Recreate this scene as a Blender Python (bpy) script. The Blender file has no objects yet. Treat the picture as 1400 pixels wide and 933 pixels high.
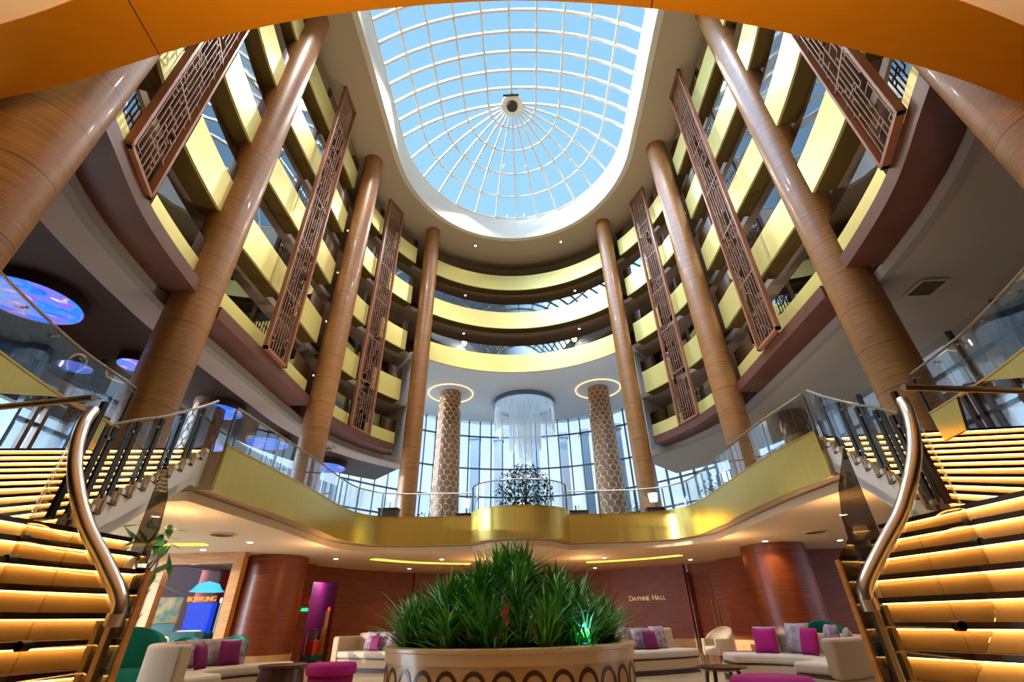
import bpy, bmesh, math, random
from mathutils import Vector, Matrix
random.seed(7)
SC = bpy.context.scene
COL = SC.collection
PI = math.pi
R = math.radians
X0 = -0.08          # symmetry plane of the atrium

# ------------------------------------------------------------------ materials
def lin(c):
    return tuple((v/12.92 if v <= .04045 else ((v+.055)/1.055)**2.4) for v in [x/255 for x in c])

def base_mat(name):
    m = bpy.data.materials.new(name); m.use_nodes = True
    nt = m.node_tree
    return m, nt, nt.nodes['Principled BSDF'], nt.nodes, nt.links

def mat(name, rgb, rough=.5, metal=0, spec=.5, var=0, scale=8, stretch=(1, 1, 1), rgb2=None, bump=0, coat=0, sub=None):
    m, nt, b, N, L = base_mat(name)
    c = lin(rgb)
    b.inputs['Base Color'].default_value = (*c, 1)
    b.inputs['Roughness'].default_value = rough
    b.inputs['Metallic'].default_value = metal
    b.inputs['Specular IOR Level'].default_value = spec
    b.inputs['Coat Weight'].default_value = coat
    if var or rgb2 or bump:
        tc = N.new('ShaderNodeTexCoord'); mp = N.new('ShaderNodeMapping')
        mp.inputs['Scale'].default_value = stretch
        nz = N.new('ShaderNodeTexNoise'); nz.inputs['Scale'].default_value = scale; nz.inputs['Detail'].default_value = 5
        L.new(tc.outputs['Object'], mp.inputs['Vector']); L.new(mp.outputs[0], nz.inputs['Vector'])
        if var or rgb2:
            rp = N.new('ShaderNodeValToRGB')
            c2 = lin(rgb2) if rgb2 else tuple(v*(1-var) for v in c)
            rp.color_ramp.elements[0].position = .35; rp.color_ramp.elements[1].position = .65
            rp.color_ramp.elements[0].color = (*c2, 1); rp.color_ramp.elements[1].color = (*c, 1)
            L.new(nz.outputs['Fac'], rp.inputs[0]); L.new(rp.outputs[0], b.inputs['Base Color'])
        if bump:
            bp = N.new('ShaderNodeBump'); bp.inputs['Strength'].default_value = bump; bp.inputs['Distance'].default_value = .02
            L.new(nz.outputs['Fac'], bp.inputs['Height']); L.new(bp.outputs[0], b.inputs['Normal'])
    return m

def seam_mat(name, rgb, rgb2, axis=2, period=1.0, width=.012, rough=.38, stretch=(1.2, 1.2, 22), scale=3, coat=.1, seam_dark=.35):
    """veneer with fine grain lines and thin joints at a fixed pitch"""
    m = mat(name, rgb, rough, 0, .5, 0, scale, stretch, rgb2, 0, coat)
    nt = m.node_tree; N = nt.nodes; L = nt.links; b = N['Principled BSDF']
    src = b.inputs['Base Color'].links[0].from_socket
    g = N.new('ShaderNodeNewGeometry'); s = N.new('ShaderNodeSeparateXYZ'); L.new(g.outputs['Position'], s.inputs[0])
    md = N.new('ShaderNodeMath'); md.operation = 'FLOORED_MODULO'; md.inputs[1].default_value = period
    L.new(s.outputs[axis], md.inputs[0])
    lt = N.new('ShaderNodeMath'); lt.operation = 'LESS_THAN'; lt.inputs[1].default_value = width
    L.new(md.outputs[0], lt.inputs[0])
    mx = N.new('ShaderNodeMix'); mx.data_type = 'RGBA'
    L.new(lt.outputs[0], mx.inputs[0]); L.new(src, mx.inputs[6])
    mx.inputs[7].default_value = (*[v*seam_dark for v in lin(rgb2)], 1)
    L.new(mx.outputs[2], b.inputs['Base Color'])
    return m

def emit(name, rgb, strength):
    m, nt, b, N, L = base_mat(name)
    c = lin(rgb)
    b.inputs['Base Color'].default_value = (0, 0, 0, 1)
    b.inputs['Specular IOR Level'].default_value = 0
    b.inputs['Emission Color'].default_value = (*c, 1)
    b.inputs['Emission Strength'].default_value = strength
    return m

def glass(name, tint=(1, 1, 1), ior=1.5, refl=1.0, rough=0.0):
    """thin sheet of glass: clear transmission plus a mirror reflection"""
    m = bpy.data.materials.new(name); m.use_nodes = True
    nt = m.node_tree; N = nt.nodes; L = nt.links
    N.remove(N['Principled BSDF'])
    t = N.new('ShaderNodeBsdfTransparent'); t.inputs[0].default_value = (*tint, 1)
    g = N.new('ShaderNodeBsdfGlossy'); g.inputs['Roughness'].default_value = rough
    f = N.new('ShaderNodeFresnel'); f.inputs[0].default_value = ior
    mu = N.new('ShaderNodeMath'); mu.operation = 'MULTIPLY'; mu.inputs[1].default_value = refl; mu.use_clamp = True
    mx = N.new('ShaderNodeMixShader')
    L.new(f.outputs[0], mu.inputs[0]); L.new(mu.outputs[0], mx.inputs[0])
    L.new(t.outputs[0], mx.inputs[1]); L.new(g.outputs[0], mx.inputs[2])
    L.new(mx.outputs[0], N['Material Output'].inputs['Surface'])
    return m

M = {}
M['column'] = seam_mat('column veneer', (166, 110, 56), (122, 80, 40), 2, 1.02, .016, .42, (.6, .6, 26), 3)
M['woodring'] = mat('ledge veneer', (106, 58, 40), .45, 0, .5, 0, 3, (.4, .4, 20), (86, 44, 30))
M['wallwood'] = seam_mat('wall veneer', (140, 62, 20), (106, 42, 13), 2, .6, .008, .42, (.5, .5, 14), 3, 0)
M['pierwood'] = seam_mat('pier veneer', (136, 62, 22), (104, 44, 15), 2, .9, .008, .4, (.5, .5, 14), 3, 0)
M['lightwood'] = mat('light wood frame', (190, 132, 62), .4, 0, .5, 0, 3, (1, 1, 8), (166, 110, 48))
M['gold'] = mat('gold lacquer', (226, 210, 130), .4, .5, .5, .05, 4, (8, 8, .6))
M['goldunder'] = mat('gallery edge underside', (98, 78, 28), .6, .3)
M['goldband'] = mat('gold soffit', (216, 140, 20), .42, .8, .5, .05, 2, (1, 6, 1))
M['goldmezz'] = mat('brushed gold panel', (216, 188, 100), .32, .75, .5, .08, 4, (10, 10, .4))
M['lattice'] = mat('lattice wood', (142, 98, 80), .5, 0, .4, .12, 5, (1, 1, 10))
M['latticeframe'] = mat('lattice frame wood', (152, 98, 72), .45, 0, .4, .12, 5, (1, 1, 10))
M['white'] = mat('white plaster', (226, 222, 214), .7)
M['lip'] = mat('grey ceiling lip', (158, 146, 138), .7)
M['curb'] = mat('skylight curb plaster', (206, 202, 194), .7)
M['topceil'] = mat('atrium ceiling plaster', (176, 160, 138), .8)
M['corrceil'] = mat('corridor ceiling', (156, 136, 118), .8)
M['mauve'] = mat('mezzanine ceiling plaster', (190, 168, 160), .75)
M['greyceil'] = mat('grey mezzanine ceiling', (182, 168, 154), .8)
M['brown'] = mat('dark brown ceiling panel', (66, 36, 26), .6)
M['corrwall'] = mat('corridor wall', (84, 64, 46), .6, 0, .4, .2, 2)
M['marbledark'] = mat('dark veined marble', (44, 38, 36), .15, 0, .5, 0, 3, (1, 1, 1), (20, 16, 16))
M['soffit'] = mat('lobby soffit plaster', (214, 216, 220), .75)
M['loceil'] = mat('lounge ceiling plaster', (224, 206, 178), .75)
M['floor'] = seam_mat('lounge floor stone', (196, 172, 140), (184, 158, 126), 0, .8, .006, .18, (1, 1, 1), 2, .2, .8)
M['mezzfloor'] = mat('mezzanine floor stone', (170, 150, 124), .25, 0, .5, .1, 3)
M['marble'] = mat('cream marble', (206, 172, 124), .22, 0, .5, 0, 2.4, (1, 1, 1), (188, 150, 100))
M['marblelight'] = mat('pale marble', (214, 184, 142), .22, 0, .5, .05, 2)
M['ringbrown'] = mat('brown marble inlay', (78, 50, 30), .25)
M['tread'] = mat('stair tread stone', (74, 46, 28), .35, 0, .5, .2, 6)
M['riser'] = mat('stair riser onyx', (226, 192, 140), .4, 0, .5, .1, 4)
M['led'] = emit('step light strip', (255, 196, 112), 10)
M['steel'] = mat('brushed steel', (170, 160, 150), .32, 1)
M['darksteel'] = mat('dark steel', (92, 86, 84), .3, 1)
M['mullion'] = mat('grey window mullion', (70, 84, 100), .4, .3)
M['pierconc'] = mat('outdoor concrete pier', (146, 154, 164), .8)
M['terrace'] = mat('outdoor terrace', (168, 168, 160), .9)
M['rib'] = mat('skylight rib paint', (222, 216, 204), .5)
M['skyglass'] = glass('skylight glass', (.92, .97, 1), 1.3, .5)
M['winglass'] = glass('window glass', (.9, .96, 1), 1.4, .8)
M['railglass'] = glass('balustrade glass', (.9, .95, .97), 1.45, .3)
M['galglass'] = glass('gallery glass', (.4, .44, .46), 1.6, 3.0)
M['amberglass'] = glass('stair guard glass', (.82, .77, .68), 1.4, .25)
M['guardglass'] = glass('dark stair guard glass', (.42, .38, .32), 1.4, .12)
M['shopglass'] = glass('shop window glass', (.92, .95, .97), 1.4, .12)
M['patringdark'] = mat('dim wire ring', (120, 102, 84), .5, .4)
M['goldtrim'] = mat('gold edge trim', (214, 176, 96), .3, .9)
M['sofa'] = mat('cream upholstery', (182, 162, 138), .9, 0, .2, .1, 60, (1, 1, 1), None, .15)
M['sofawhite'] = mat('seat upholstery', (190, 178, 164), .9, 0, .2, .06, 60, (1, 1, 1), None, .1)
M['dark'] = mat('dark plinth', (52, 34, 26), .5)
M['purple'] = mat('plum velvet', (112, 12, 84), .7, 0, .3, .2, 12)
M['magenta'] = mat('magenta upholstery', (152, 10, 104), .8, 0, .3, .12, 30)
M['pattern'] = mat('printed cushion fabric', (176, 158, 172), .85, 0, .2, 0, 9, (1, 1, 1), (106, 84, 104))
M['pattern2'] = mat('printed cushion fabric grey', (168, 160, 170), .85, 0, .2, 0, 7, (1, 1, 1), (130, 112, 128))
M['teal'] = mat('teal upholstery', (6, 112, 104), .85, 0, .3, .12, 30)
M['tealblue'] = mat('blue teal upholstery', (8, 104, 140), .85, 0, .3, .12, 30)
M['tablewood'] = mat('dark table wood', (66, 34, 20), .28, 0, .5, .25, 5, (1, 1, 10), None, 0, .3)
M['leaf'] = mat('spiky leaf', (112, 178, 62), .42, 0, .5, 0, 5, (1, 1, 1), (66, 138, 44))
M['leaf2'] = mat('spiky leaf deep', (76, 150, 52), .42, 0, .5, 0, 5, (1, 1, 1), (42, 108, 38))
M['treeleaf'] = mat('tree leaf', (34, 74, 44), .5, 0, .4, 0, 5, (1, 1, 1), (18, 48, 34))
M['bark'] = mat('bark', (70, 54, 36), .9)
M['soil'] = mat('soil', (44, 32, 22), .95)
M['flower'] = mat('coral flower', (222, 82, 62), .6, 0, .3, .2, 20)
M['pot'] = mat('brown pot', (74, 44, 32), .5)
M['crystal'] = mat('frosted crystal rod', (226, 236, 244), .25, 0, .8)
_b = M['crystal'].node_tree.nodes['Principled BSDF']; _b.inputs['Alpha'].default_value = .42
_b.inputs['Emission Color'].default_value = (.72, .86, 1, 1); _b.inputs['Emission Strength'].default_value = .04
M['crystalring'] = emit('chandelier lamp plate', (170, 205, 232), .55)
M['chandmetal'] = mat('chandelier ring metal', (120, 134, 150), .25, .9)
M['patcol'] = mat('bronze column cladding', (134, 96, 78), .5, .1, .5, .1, 3)
M['patring'] = mat('gold wire ring', (226, 196, 136), .35, .6)
M['downlight'] = emit('downlight lens', (250, 228, 255), 14)
M['warmlens'] = emit('warm downlight lens', (255, 226, 210), 10)
M['cove'] = emit('cove light', (250, 222, 92), 1.1)
M['warmcove'] = emit('warm cove light', (255, 196, 130), 2.0)
M['vent'] = mat('vent grille', (112, 92, 70), .6)
M['ventwhite'] = mat('white vent frame', (196, 184, 170), .6)
M['paperwhite'] = mat('lamp shade white', (232, 236, 240), .6)
M['lampglow'] = emit('table lamp shade', (236, 240, 250), .9)
M['signgold'] = mat('gold letters', (232, 196, 120), .35, .5)

# ------------------------------------------------------------------ mesh builder
class MB:
    def __init__(s): s.v = []; s.f = []
    def add(s, vs, fs):
        o = len(s.v); s.v += [tuple(v) for v in vs]; s.f += [tuple(i+o for i in f) for f in fs]; return s
    def box(s, c, d, rz=0, mtx=None):
        x, y, z = [k/2 for k in d]
        vs = [Vector((a*x, b*y, e*z)) for e in (-1, 1) for b in (-1, 1) for a in (-1, 1)]
        m = Matrix.Translation(Vector(c)) @ (mtx if mtx else Matrix.Rotation(rz, 4, 'Z'))
        return s.add([m @ v for v in vs], [(0, 2, 3, 1), (4, 5, 7, 6), (0, 1, 5, 4), (2, 6, 7, 3), (0, 4, 6, 2), (1, 3, 7, 5)])
    def bar(s, p, q, w, h, up=(0, 0, 1)):
        p = Vector(p); q = Vector(q); d = (q-p); n = d.normalized(); u = Vector(up)
        a = n.cross(u)
        if a.length < 1e-4: a = n.cross(Vector((1, 0, 0)))
        a.normalize(); b = a.cross(n).normalized()
        vs = [e+a*i*w/2+b*j*h/2 for e in (p, q) for i, j in ((-1, -1), (1, -1), (1, 1), (-1, 1))]
        return s.add(vs, [(3, 2, 1, 0), (4, 5, 6, 7)]+[(i, (i+1) % 4, (i+1) % 4+4, i+4) for i in range(4)])
    def tube(s, pts, r, n=8, closed=False):
        pts = [Vector(p) for p in pts]; k = len(pts); rr = r if isinstance(r, (list, tuple)) else [r]*k
        rings = []; a = None
        for i, p in enumerate(pts):
            if closed: t = pts[(i+1) % k]-pts[i-1]
            else: t = pts[min(i+1, k-1)]-pts[max(i-1, 0)]
            t.normalize()
            if a is None:
                a = t.cross(Vector((0, 0, 1)))
                if a.length < .05: a = t.cross(Vector((1, 0, 0)))
            a = (a-t*a.dot(t)).normalized(); b = t.cross(a)
            rings.append([p+(a*math.cos(2*PI*j/n)+b*math.sin(2*PI*j/n))*rr[i] for j in range(n)])
        vs = [v for q in rings for v in q]; fs = []
        for i in range(k if closed else k-1):
            i2 = (i+1) % k
            fs += [(i*n+j, i*n+(j+1) % n, i2*n+(j+1) % n, i2*n+j) for j in range(n)]
        if not closed: fs += [tuple(range(n-1, -1, -1)), tuple((k-1)*n+j for j in range(n))]
        return s.add(vs, fs)
    def lathe(s, prof, c=(0, 0, 0), n=32, ring=False):
        vs = []; fs = []; k = len(prof)
        for j in range(n):
            a = 2*PI*j/n
            vs += [(c[0]+r*math.cos(a), c[1]+r*math.sin(a), c[2]+z) for r, z in prof]
        for j in range(n):
            j2 = (j+1) % n
            fs += [(j*k+i, j2*k+i, j2*k+i+1, j*k+i+1) for i in range(k-1)]
        if ring:
            fs += [(j*k+k-1, ((j+1) % n)*k+k-1, ((j+1) % n)*k, j*k) for j in range(n)]; return s.add(vs, fs)
        if prof[0][0] > 1e-5: fs.append(tuple(j*k for j in range(n-1, -1, -1)))
        if prof[-1][0] > 1e-5: fs.append(tuple(j*k+k-1 for j in range(n)))
        return s.add(vs, fs)
    def prism(s, poly, z0, z1):
        n = len(poly)
        vs = [(x, y, z0) for x, y in poly]+[(x, y, z1) for x, y in poly]
        return s.add(vs, [tuple(range(n-1, -1, -1)), tuple(range(n, 2*n))]+[(i, (i+1) % n, (i+1) % n+n, i+n) for i in range(n)])
    def loft(s, sections, closed_sec=True, caps=True, loop=False):
        k = len(sections[0]); n = len(sections); fs = []
        vs = [v for q in sections for v in q]
        for i in range(n if loop else n-1):
            i2 = (i+1) % n
            for j in range(k if closed_sec else k-1):
                fs.append((i*k+j, i*k+(j+1) % k, i2*k+(j+1) % k, i2*k+j))
        if caps and closed_sec and not loop: fs += [tuple(range(k-1, -1, -1)), tuple((n-1)*k+j for j in range(k))]
        return s.add(vs, fs)
    def build(s, name, m, parent=None, smooth=False, bevel=0, sharp=40, loc=None):
        me = bpy.data.meshes.new(name); me.from_pydata(s.v, [], s.f); me.update()
        bm = bmesh.new(); bm.from_mesh(me)
        bmesh.ops.remove_doubles(bm, verts=bm.verts, dist=1e-5)
        bmesh.ops.recalc_face_normals(bm, faces=bm.faces)
        if smooth:
            for f in bm.faces: f.smooth = True
            ca = math.cos(R(sharp))
            for e in bm.edges:
                if len(e.link_faces) == 2 and e.link_faces[0].normal.dot(e.link_faces[1].normal) < ca: e.smooth = False
        bm.to_mesh(me); bm.free()
        o = bpy.data.objects.new(name, me); COL.objects.link(o)
        if m: me.materials.append(m)
        if parent: o.parent = parent
        if loc: o.location = loc
        if bevel:
            b = o.modifiers.new('bevel', 'BEVEL'); b.width = bevel; b.segments = 3; b.limit_method = 'ANGLE'; b.angle_limit = R(40)
            for p in me.polygons: p.use_smooth = True
            b.harden_normals = False
        return o

def thing(name, label, cat, loc=(0, 0, 0), rz=0, group=None):
    o = bpy.data.objects.new(name, None); COL.objects.link(o)
    o.location = loc; o.rotation_euler = (0, 0, rz); o.empty_display_size = .2
    o['label'] = label; o['category'] = cat; o['kind'] = 'thing'
    if group: o['group'] = group
    return o
def tag(o, label, cat, group=None, kind='thing'):
    o['label'] = label; o['category'] = cat; o['kind'] = kind
    if group: o['group'] = group
    return o
def struct(o):
    o['kind'] = 'structure'; return o
def local(parent, o):
    """o was meshed in world coordinates: keep it there under a moved parent"""
    o.parent = parent; o.location = (-parent.location[0], -parent.location[1], -parent.location[2]); return o
def dup(root, loc, rz=None, label=None, scale=None):
    r = root.copy(); COL.objects.link(r); r.location = loc
    if rz is not None: r.rotation_euler = (0, 0, rz)
    if scale: r.scale = (scale,)*3 if not isinstance(scale, tuple) else scale
    if label: r['label'] = label
    for ch in list(root.children):
        c = ch.copy(); COL.objects.link(c); c.parent = r
        for g in list(ch.children):
            d = g.copy(); COL.objects.link(d); d.parent = c
    return r

# ------------------------------------------------------------------ plan outline of the atrium opening
def catmull(P, n=6):
    out = []
    for i in range(len(P)-1):
        p0 = P[max(i-1, 0)]; p1 = P[i]; p2 = P[i+1]; p3 = P[min(i+2, len(P)-1)]
        for j in range(n):
            t = j/n
            out.append(tuple(.5*(2*b+(c-a)*t+(2*a-5*b+4*c-d)*t*t+(3*b-a-3*c+d)*t**3) for a, b, c, d in zip(p0, p1, p2, p3)))
    out.append(tuple(P[-1])); return out
A_, B_, YC = 7.8, 8.1, 15.5
half = catmull([(5.3, 1.6), (5.75, 2.6), (6.15, 3.4), (6.6, 4.5), (7.2, 6.0), (7.55, 7.6), (A_, 9.5)], 5)
half += [(A_, 9.5+6*i/8) for i in range(1, 9)]
half += [(A_*math.cos(R(t)), YC+B_*math.sin(R(t))) for t in range(3, 91, 3)]
BASE = half+[(-x, y) for x, y in half[-2::-1]]
def offset(path, d):
    out = []
    for i in range(len(path)):
        a = Vector(path[max(i-1, 0)]); b = Vector(path[min(i+1, len(path)-1)])
        t = (b-a).normalized(); n = Vector((t.y, -t.x)); p = Vector(path[i])+n*d
        out.append((p.x, p.y))
    return out
NH = len(half)-1
def cut(side, y0, y1):
    """fractional indices along BASE of two Y values on one side (1 right, -1 left)"""
    def idx(y):
        for i in range(NH):
            if half[i][1] <= y <= half[i+1][1]:
                return i+(y-half[i][1])/(half[i+1][1]-half[i][1])
        return 0 if y < half[0][1] else NH
    a, b = idx(y0), idx(y1)
    return (a, b) if side > 0 else (2*NH-b, 2*NH-a)
def ring_seg(off, i0, i1):
    P = offset(BASE, off)
    def at(s):
        k = min(int(s), len(P)-2); t = s-k
        return (X0+P[k][0]*(1-t)+P[k+1][0]*t, P[k][1]*(1-t)+P[k+1][1]*t)
    ks = [i0]+[k for k in range(int(i0)+1, int(math.ceil(i1))) if i0+.02 < k < i1-.02]+[i1]
    return [at(s) for s in ks]
def sweep(mb, prof, i0, i1):
    """sweep a closed (offset, z) profile along the outline"""
    rows = [ring_seg(o, i0, i1) for o, z in prof]
    secs = [[(rows[j][i][0], rows[j][i][1], prof[j][1]) for j in range(len(prof))] for i in range(len(rows[0]))]
    mb.loft(secs); return mb
def rect(o0, o1, z0, z1): return [(o0, z0), (o0, z1), (o1, z1), (o1, z0)]

COLS = {}
# ------------------------------------------------------------------ columns
def column(x, y, r, z0, z1, label):
    t = thing('column', label, 'column', (x, y, z0))
    MB().lathe([(r, 0), (r, z1-z0)], n=48).build('shaft', M['column'], t, True)
    MB().lathe([(r+.012, 0), (r+.012, .18), (r, .19)], n=48).build('base', M['darksteel'], t, True)
    return t
H = 22.5
column(-6.6, 3.66, .5, 1.9, H, 'wooden column passing behind the orange band, nearest the camera, on the arcade side')
column(6.55, 3.62, .5, 1.9, H, 'wooden column passing behind the orange band, nearest the camera, on the DAPHNE HALL side')
column(-8.08, 8.85, .52, 3.8, H, 'big wooden column rising behind the staircase on the arcade side')
column(8.18, 9.15, .52, 3.8, H, 'big wooden column rising behind the staircase on the DAPHNE HALL side')
column(-7.68, 15.72, .48, 3.8, H, 'wooden column between two narrow lattice screens on the arcade side')
column(7.5, 15.58, .48, 3.8, H, 'wooden column between two narrow lattice screens on the DAPHNE HALL side')
column(-5.42, 21.05, .44, 3.8, H, 'slim wooden column where the curved rear galleries begin on the arcade side')
column(5.38, 20.9, .44, 3.8, H, 'slim wooden column where the curved rear galleries begin on the DAPHNE HALL side')

# ------------------------------------------------------------------ wooden ledge, mezzanine ceiling
WSEG = [(4.1, 8.4), (9.5, 15.15), (16.1, 20.6)]
n = 1
for side in (-1, 1):
    for y0, y1 in WSEG:
        a, b = cut(side, y0, y1)
        o = sweep(MB(), [(0, 7.95), (0, 8.3), (.6, 8.3), (.78, 8.2), (.78, 7.95)], a, b).build('trim_%d' % n, M['woodring'], smooth=True)
        struct(o); n += 1
for side, nm in ((-1, 'left'), (1, 'right')):
    a, b = cut(side, 4.0, 21.6)
    mb = MB(); sweep(mb, [(.8, 7.72), (.8, 8.0), (1.0, 8.0), (1.0, 7.72)], a, b)
    struct(mb.build('trim_%d' % n, M['lip'], smooth=True)); n += 1
    if side < 0:
        struct(sweep(MB(), rect(1.0, 1.75, 7.74, 8.0), a, b).build('ceiling_ring', M['mauve'], smooth=True))
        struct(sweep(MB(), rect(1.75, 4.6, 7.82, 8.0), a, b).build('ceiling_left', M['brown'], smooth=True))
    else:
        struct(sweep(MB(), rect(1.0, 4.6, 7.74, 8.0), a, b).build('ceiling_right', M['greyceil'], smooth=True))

# ------------------------------------------------------------------ galleries
ZB = [8.3, 10.65, 13.6, 16.68, 19.72]
ZT = [8.95, 11.8, 14.78, 17.9, 20.9]
GSEG = [(4.15, 5.35), (6.4, 8.55), (9.55, 12.15), (13.25, 15.15), (16.1, 18.3), (19.25, 20.7)]
names = ['lowest', 'second', 'third', 'fourth', 'topmost']
def parapet(k, root, segs):
    zb, zt = ZB[k], ZT[k]
    for a, b in segs:
        mb = MB(); sweep(mb, rect(.25, .32, zb, zt), a, b)
        local(root, mb.build('gold_panel', M['gold'], smooth=True))
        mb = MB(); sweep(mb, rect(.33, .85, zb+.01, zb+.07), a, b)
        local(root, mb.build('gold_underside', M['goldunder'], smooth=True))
        mb = MB(); sweep(mb, rect(.275, .29, zt+.01, zt+.62), a, b)
        local(root, mb.build('glass_panel', M['galglass'], smooth=True))
        mb = MB(); P = ring_seg(.42, a, b); mb.tube([(x, y, zt+.5) for x, y in P], .022, 6)
        local(root, mb.build('handrail', M['darksteel'], smooth=True))
for k in range(5):
    lo = (ZB[k]+.1, ZB[k]+.34)
    if k < 2:
        for side, nm in ((-1, 'left'), (1, 'right')):
            root = thing('gallery_parapet', '%s gold gallery parapet on the %s side of the atrium%s' % (names[k], {'left': 'arcade', 'right': 'DAPHNE HALL'}[nm], ', above the wooden ledge' if k == 0 else ''), 'parapet',
                         (X0+side*8.1, 12, ZB[k]), 0, 'gold gallery parapets')
            parapet(k, root, [cut(side, *s) for s in GSEG])
            a, b = cut(side, 4.0, 21.3)
            if k: struct(sweep(MB(), rect(.84, 3.9, *lo), a, b).build('ceiling_corridor', M['corrceil'], smooth=True))
    else:
        root = thing('gallery_parapet', '%s gold gallery parapet, running round both sides and the curved rear' % names[k], 'parapet',
                     (X0, 23.9, ZB[k]), 0, 'gold gallery parapets')
        ra = cut(1, 21.3, 99)[0]; rb = cut(-1, 21.45, 99)[1]
        parapet(k, root, [cut(1, *s) for s in GSEG]+[(ra, rb)]+[cut(-1, *s) for s in GSEG])
        a = cut(1, 4.0, 5)[0]; b = cut(-1, 4.0, 5)[1]
        struct(sweep(MB(), rect(.84, 3.9, *lo), a, b).build('ceiling_corridor', M['corrceil'], smooth=True))
# corridor walls behind the galleries
for side, nm in ((-1, 'left'), (1, 'right')):
    a, b = cut(side, 4.0, 21.3)
    struct(sweep(MB(), rect(3.9, 4.1, 8.0, H), a, b).build('wall_'+nm, M['corrwall'], smooth=True))
a = cut(1, 21.3, 99)[0]; b = cut(-1, 21.3, 99)[1]
struct(sweep(MB(), rect(3.9, 4.1, 13.9, H), a, b).build('wall_back', M['corrwall'], smooth=True))
for side, nm in ((-1, 'left_end'), (1, 'right_end')):
    i = cut(side, 21.3, 99)[0 if side > 0 else 1]
    p = ring_seg(.85, i-.2, i+.2)[0]; q = ring_seg(4.1, i-.2, i+.2)[0]
    mb = MB(); mb.bar((p[0], p[1], 10.7), (q[0], q[1], 10.7), .2, 5.7)
    struct(mb.build('wall_'+nm, M['soffit']))

# ------------------------------------------------------------------ lattice screens
def lattice(p, q, z0, z1, label, seed):
    rnd = random.Random(seed)
    p = Vector((*p, 0)); q = Vector((*q, 0)); w = (q-p).length; ang = math.atan2(q.y-p.y, q.x-p.x)
    t = thing('lattice_screen', label, 'screen', (p.x, p.y, z0), ang, 'carved wooden lattice screens')
    h = z1-z0; fw = .085
    mb = MB()
    for u in (fw/2, w-fw/2): mb.box((u, 0, h/2), (fw, .14, h))
    for z in (fw/2, h-fw/2): mb.box((w/2, 0, z), (w, .14, fw))
    mb.build('frame', M['latticeframe'], t)
    mb = MB(); npan = 6; ph = (h-2*fw)/npan; nc = 8; cw = (w-2*fw)/nc; bw = .028; bd = .022
    for k in range(npan):
        zb = fw+k*ph
        mb.box((w/2, 0, zb), (w-fw, bd*1.3, .05))
        lines = []
        for i in range(1, nc):
            u = fw+i*cw; z = zb
            while z < zb+ph-.02:
                l = rnd.choice([.2, .35, .5, .8, 1.2]); z2 = min(z+l, zb+ph)
                if rnd.random() > .1: mb.box((u, 0, (z+z2)/2), (bw, bd, z2-z))
                d = rnd.choice((-1, 1))
                span = 1 if rnd.random() < .75 else 2
                u0, u1 = sorted((u, min(max(u+d*span*cw, fw), w-fw)))
                mb.box(((u0+u1)/2, 0, z2), (u1-u0+bw, bd, bw))
                z = z2
    mb.build('fretwork', M['lattice'], t)
    return t
mx = lambda x: 2*X0-x
lattice((6.53, 4.72), (7.03, 5.92), 8.3, H, 'wide lattice screen ending at the orange band on the DAPHNE HALL side', 1)
lattice((mx(6.6), 4.72), (mx(7.1), 5.92), 8.3, H, 'wide lattice screen ending at the orange band on the arcade side', 2)
lattice((7.6, 11.5), (7.6, 12.85), 8.3, H, 'lattice screen next to the big column on the DAPHNE HALL side', 3)
lattice((-7.8, 11.6), (-7.8, 12.95), 8.3, H, 'lattice screen next to the big column on the arcade side', 4)
lattice((7.33, 18.13), (6.85, 19.33), 8.3, H, 'narrow lattice screen near the curved rear on the DAPHNE HALL side', 5)
lattice((-7.47, 18.28), (-6.99, 19.48), 8.3, H, 'narrow lattice screen near the curved rear on the arcade side', 6)

# ------------------------------------------------------------------ top ceiling, skylight
RS = 6.18; YS = 15.5; YN = 4.6
def sky_loop(r=RS, yn=YN):
    P = [(X0+r, yn+(YS-yn)*i/12) for i in range(12)]
    P += [(X0+r*math.cos(R(t)), YS+(r+.2)*math.sin(R(t))) for t in range(0, 181, 5)]
    P += [(X0-r, YS-(YS-yn)*i/12) for i in range(1, 13)]
    return P
S = sky_loop()
outer = []
for x, y in S:
    dx, dy = x-X0, y-13
    L_ = math.hypot(dx, dy); s_ = 13.0 if dy < 0 else 12.6
    outer.append((X0+dx/L_*s_*1.06, 13+dy/L_*s_*1.15))
mb = MB(); n_ = len(S)
vs = [(x, y, H) for x, y in S]+[(x, y, H) for x, y in outer]+[(x, y, H+.3) for x, y in S]+[(x, y, H+.3) for x, y in outer]
fs = []
for i in range(n_):
    j = (i+1) % n_
    fs += [(i, j, j+n_, i+n_), (i+2*n_, i+3*n_, j+3*n_, j+2*n_), (i+n_, j+n_, j+3*n_, i+3*n_)]
mb.add(vs, fs); struct(mb.build('ceiling', M['topceil']))
ZS = 24.3
mb = MB(); S2 = sky_loop(RS-.02)
S3 = sky_loop(RS+.25, YN-.25)
secs = [[(a[0], a[1], H-.06), (b[0], b[1], H-.06), (b[0], b[1], ZS), (a[0], a[1], ZS)] for a, b in zip(S2, S3)]
mb.loft(secs, loop=True); struct(mb.build('trim_%d' % n, M['curb'], smooth=True)); n += 1
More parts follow.
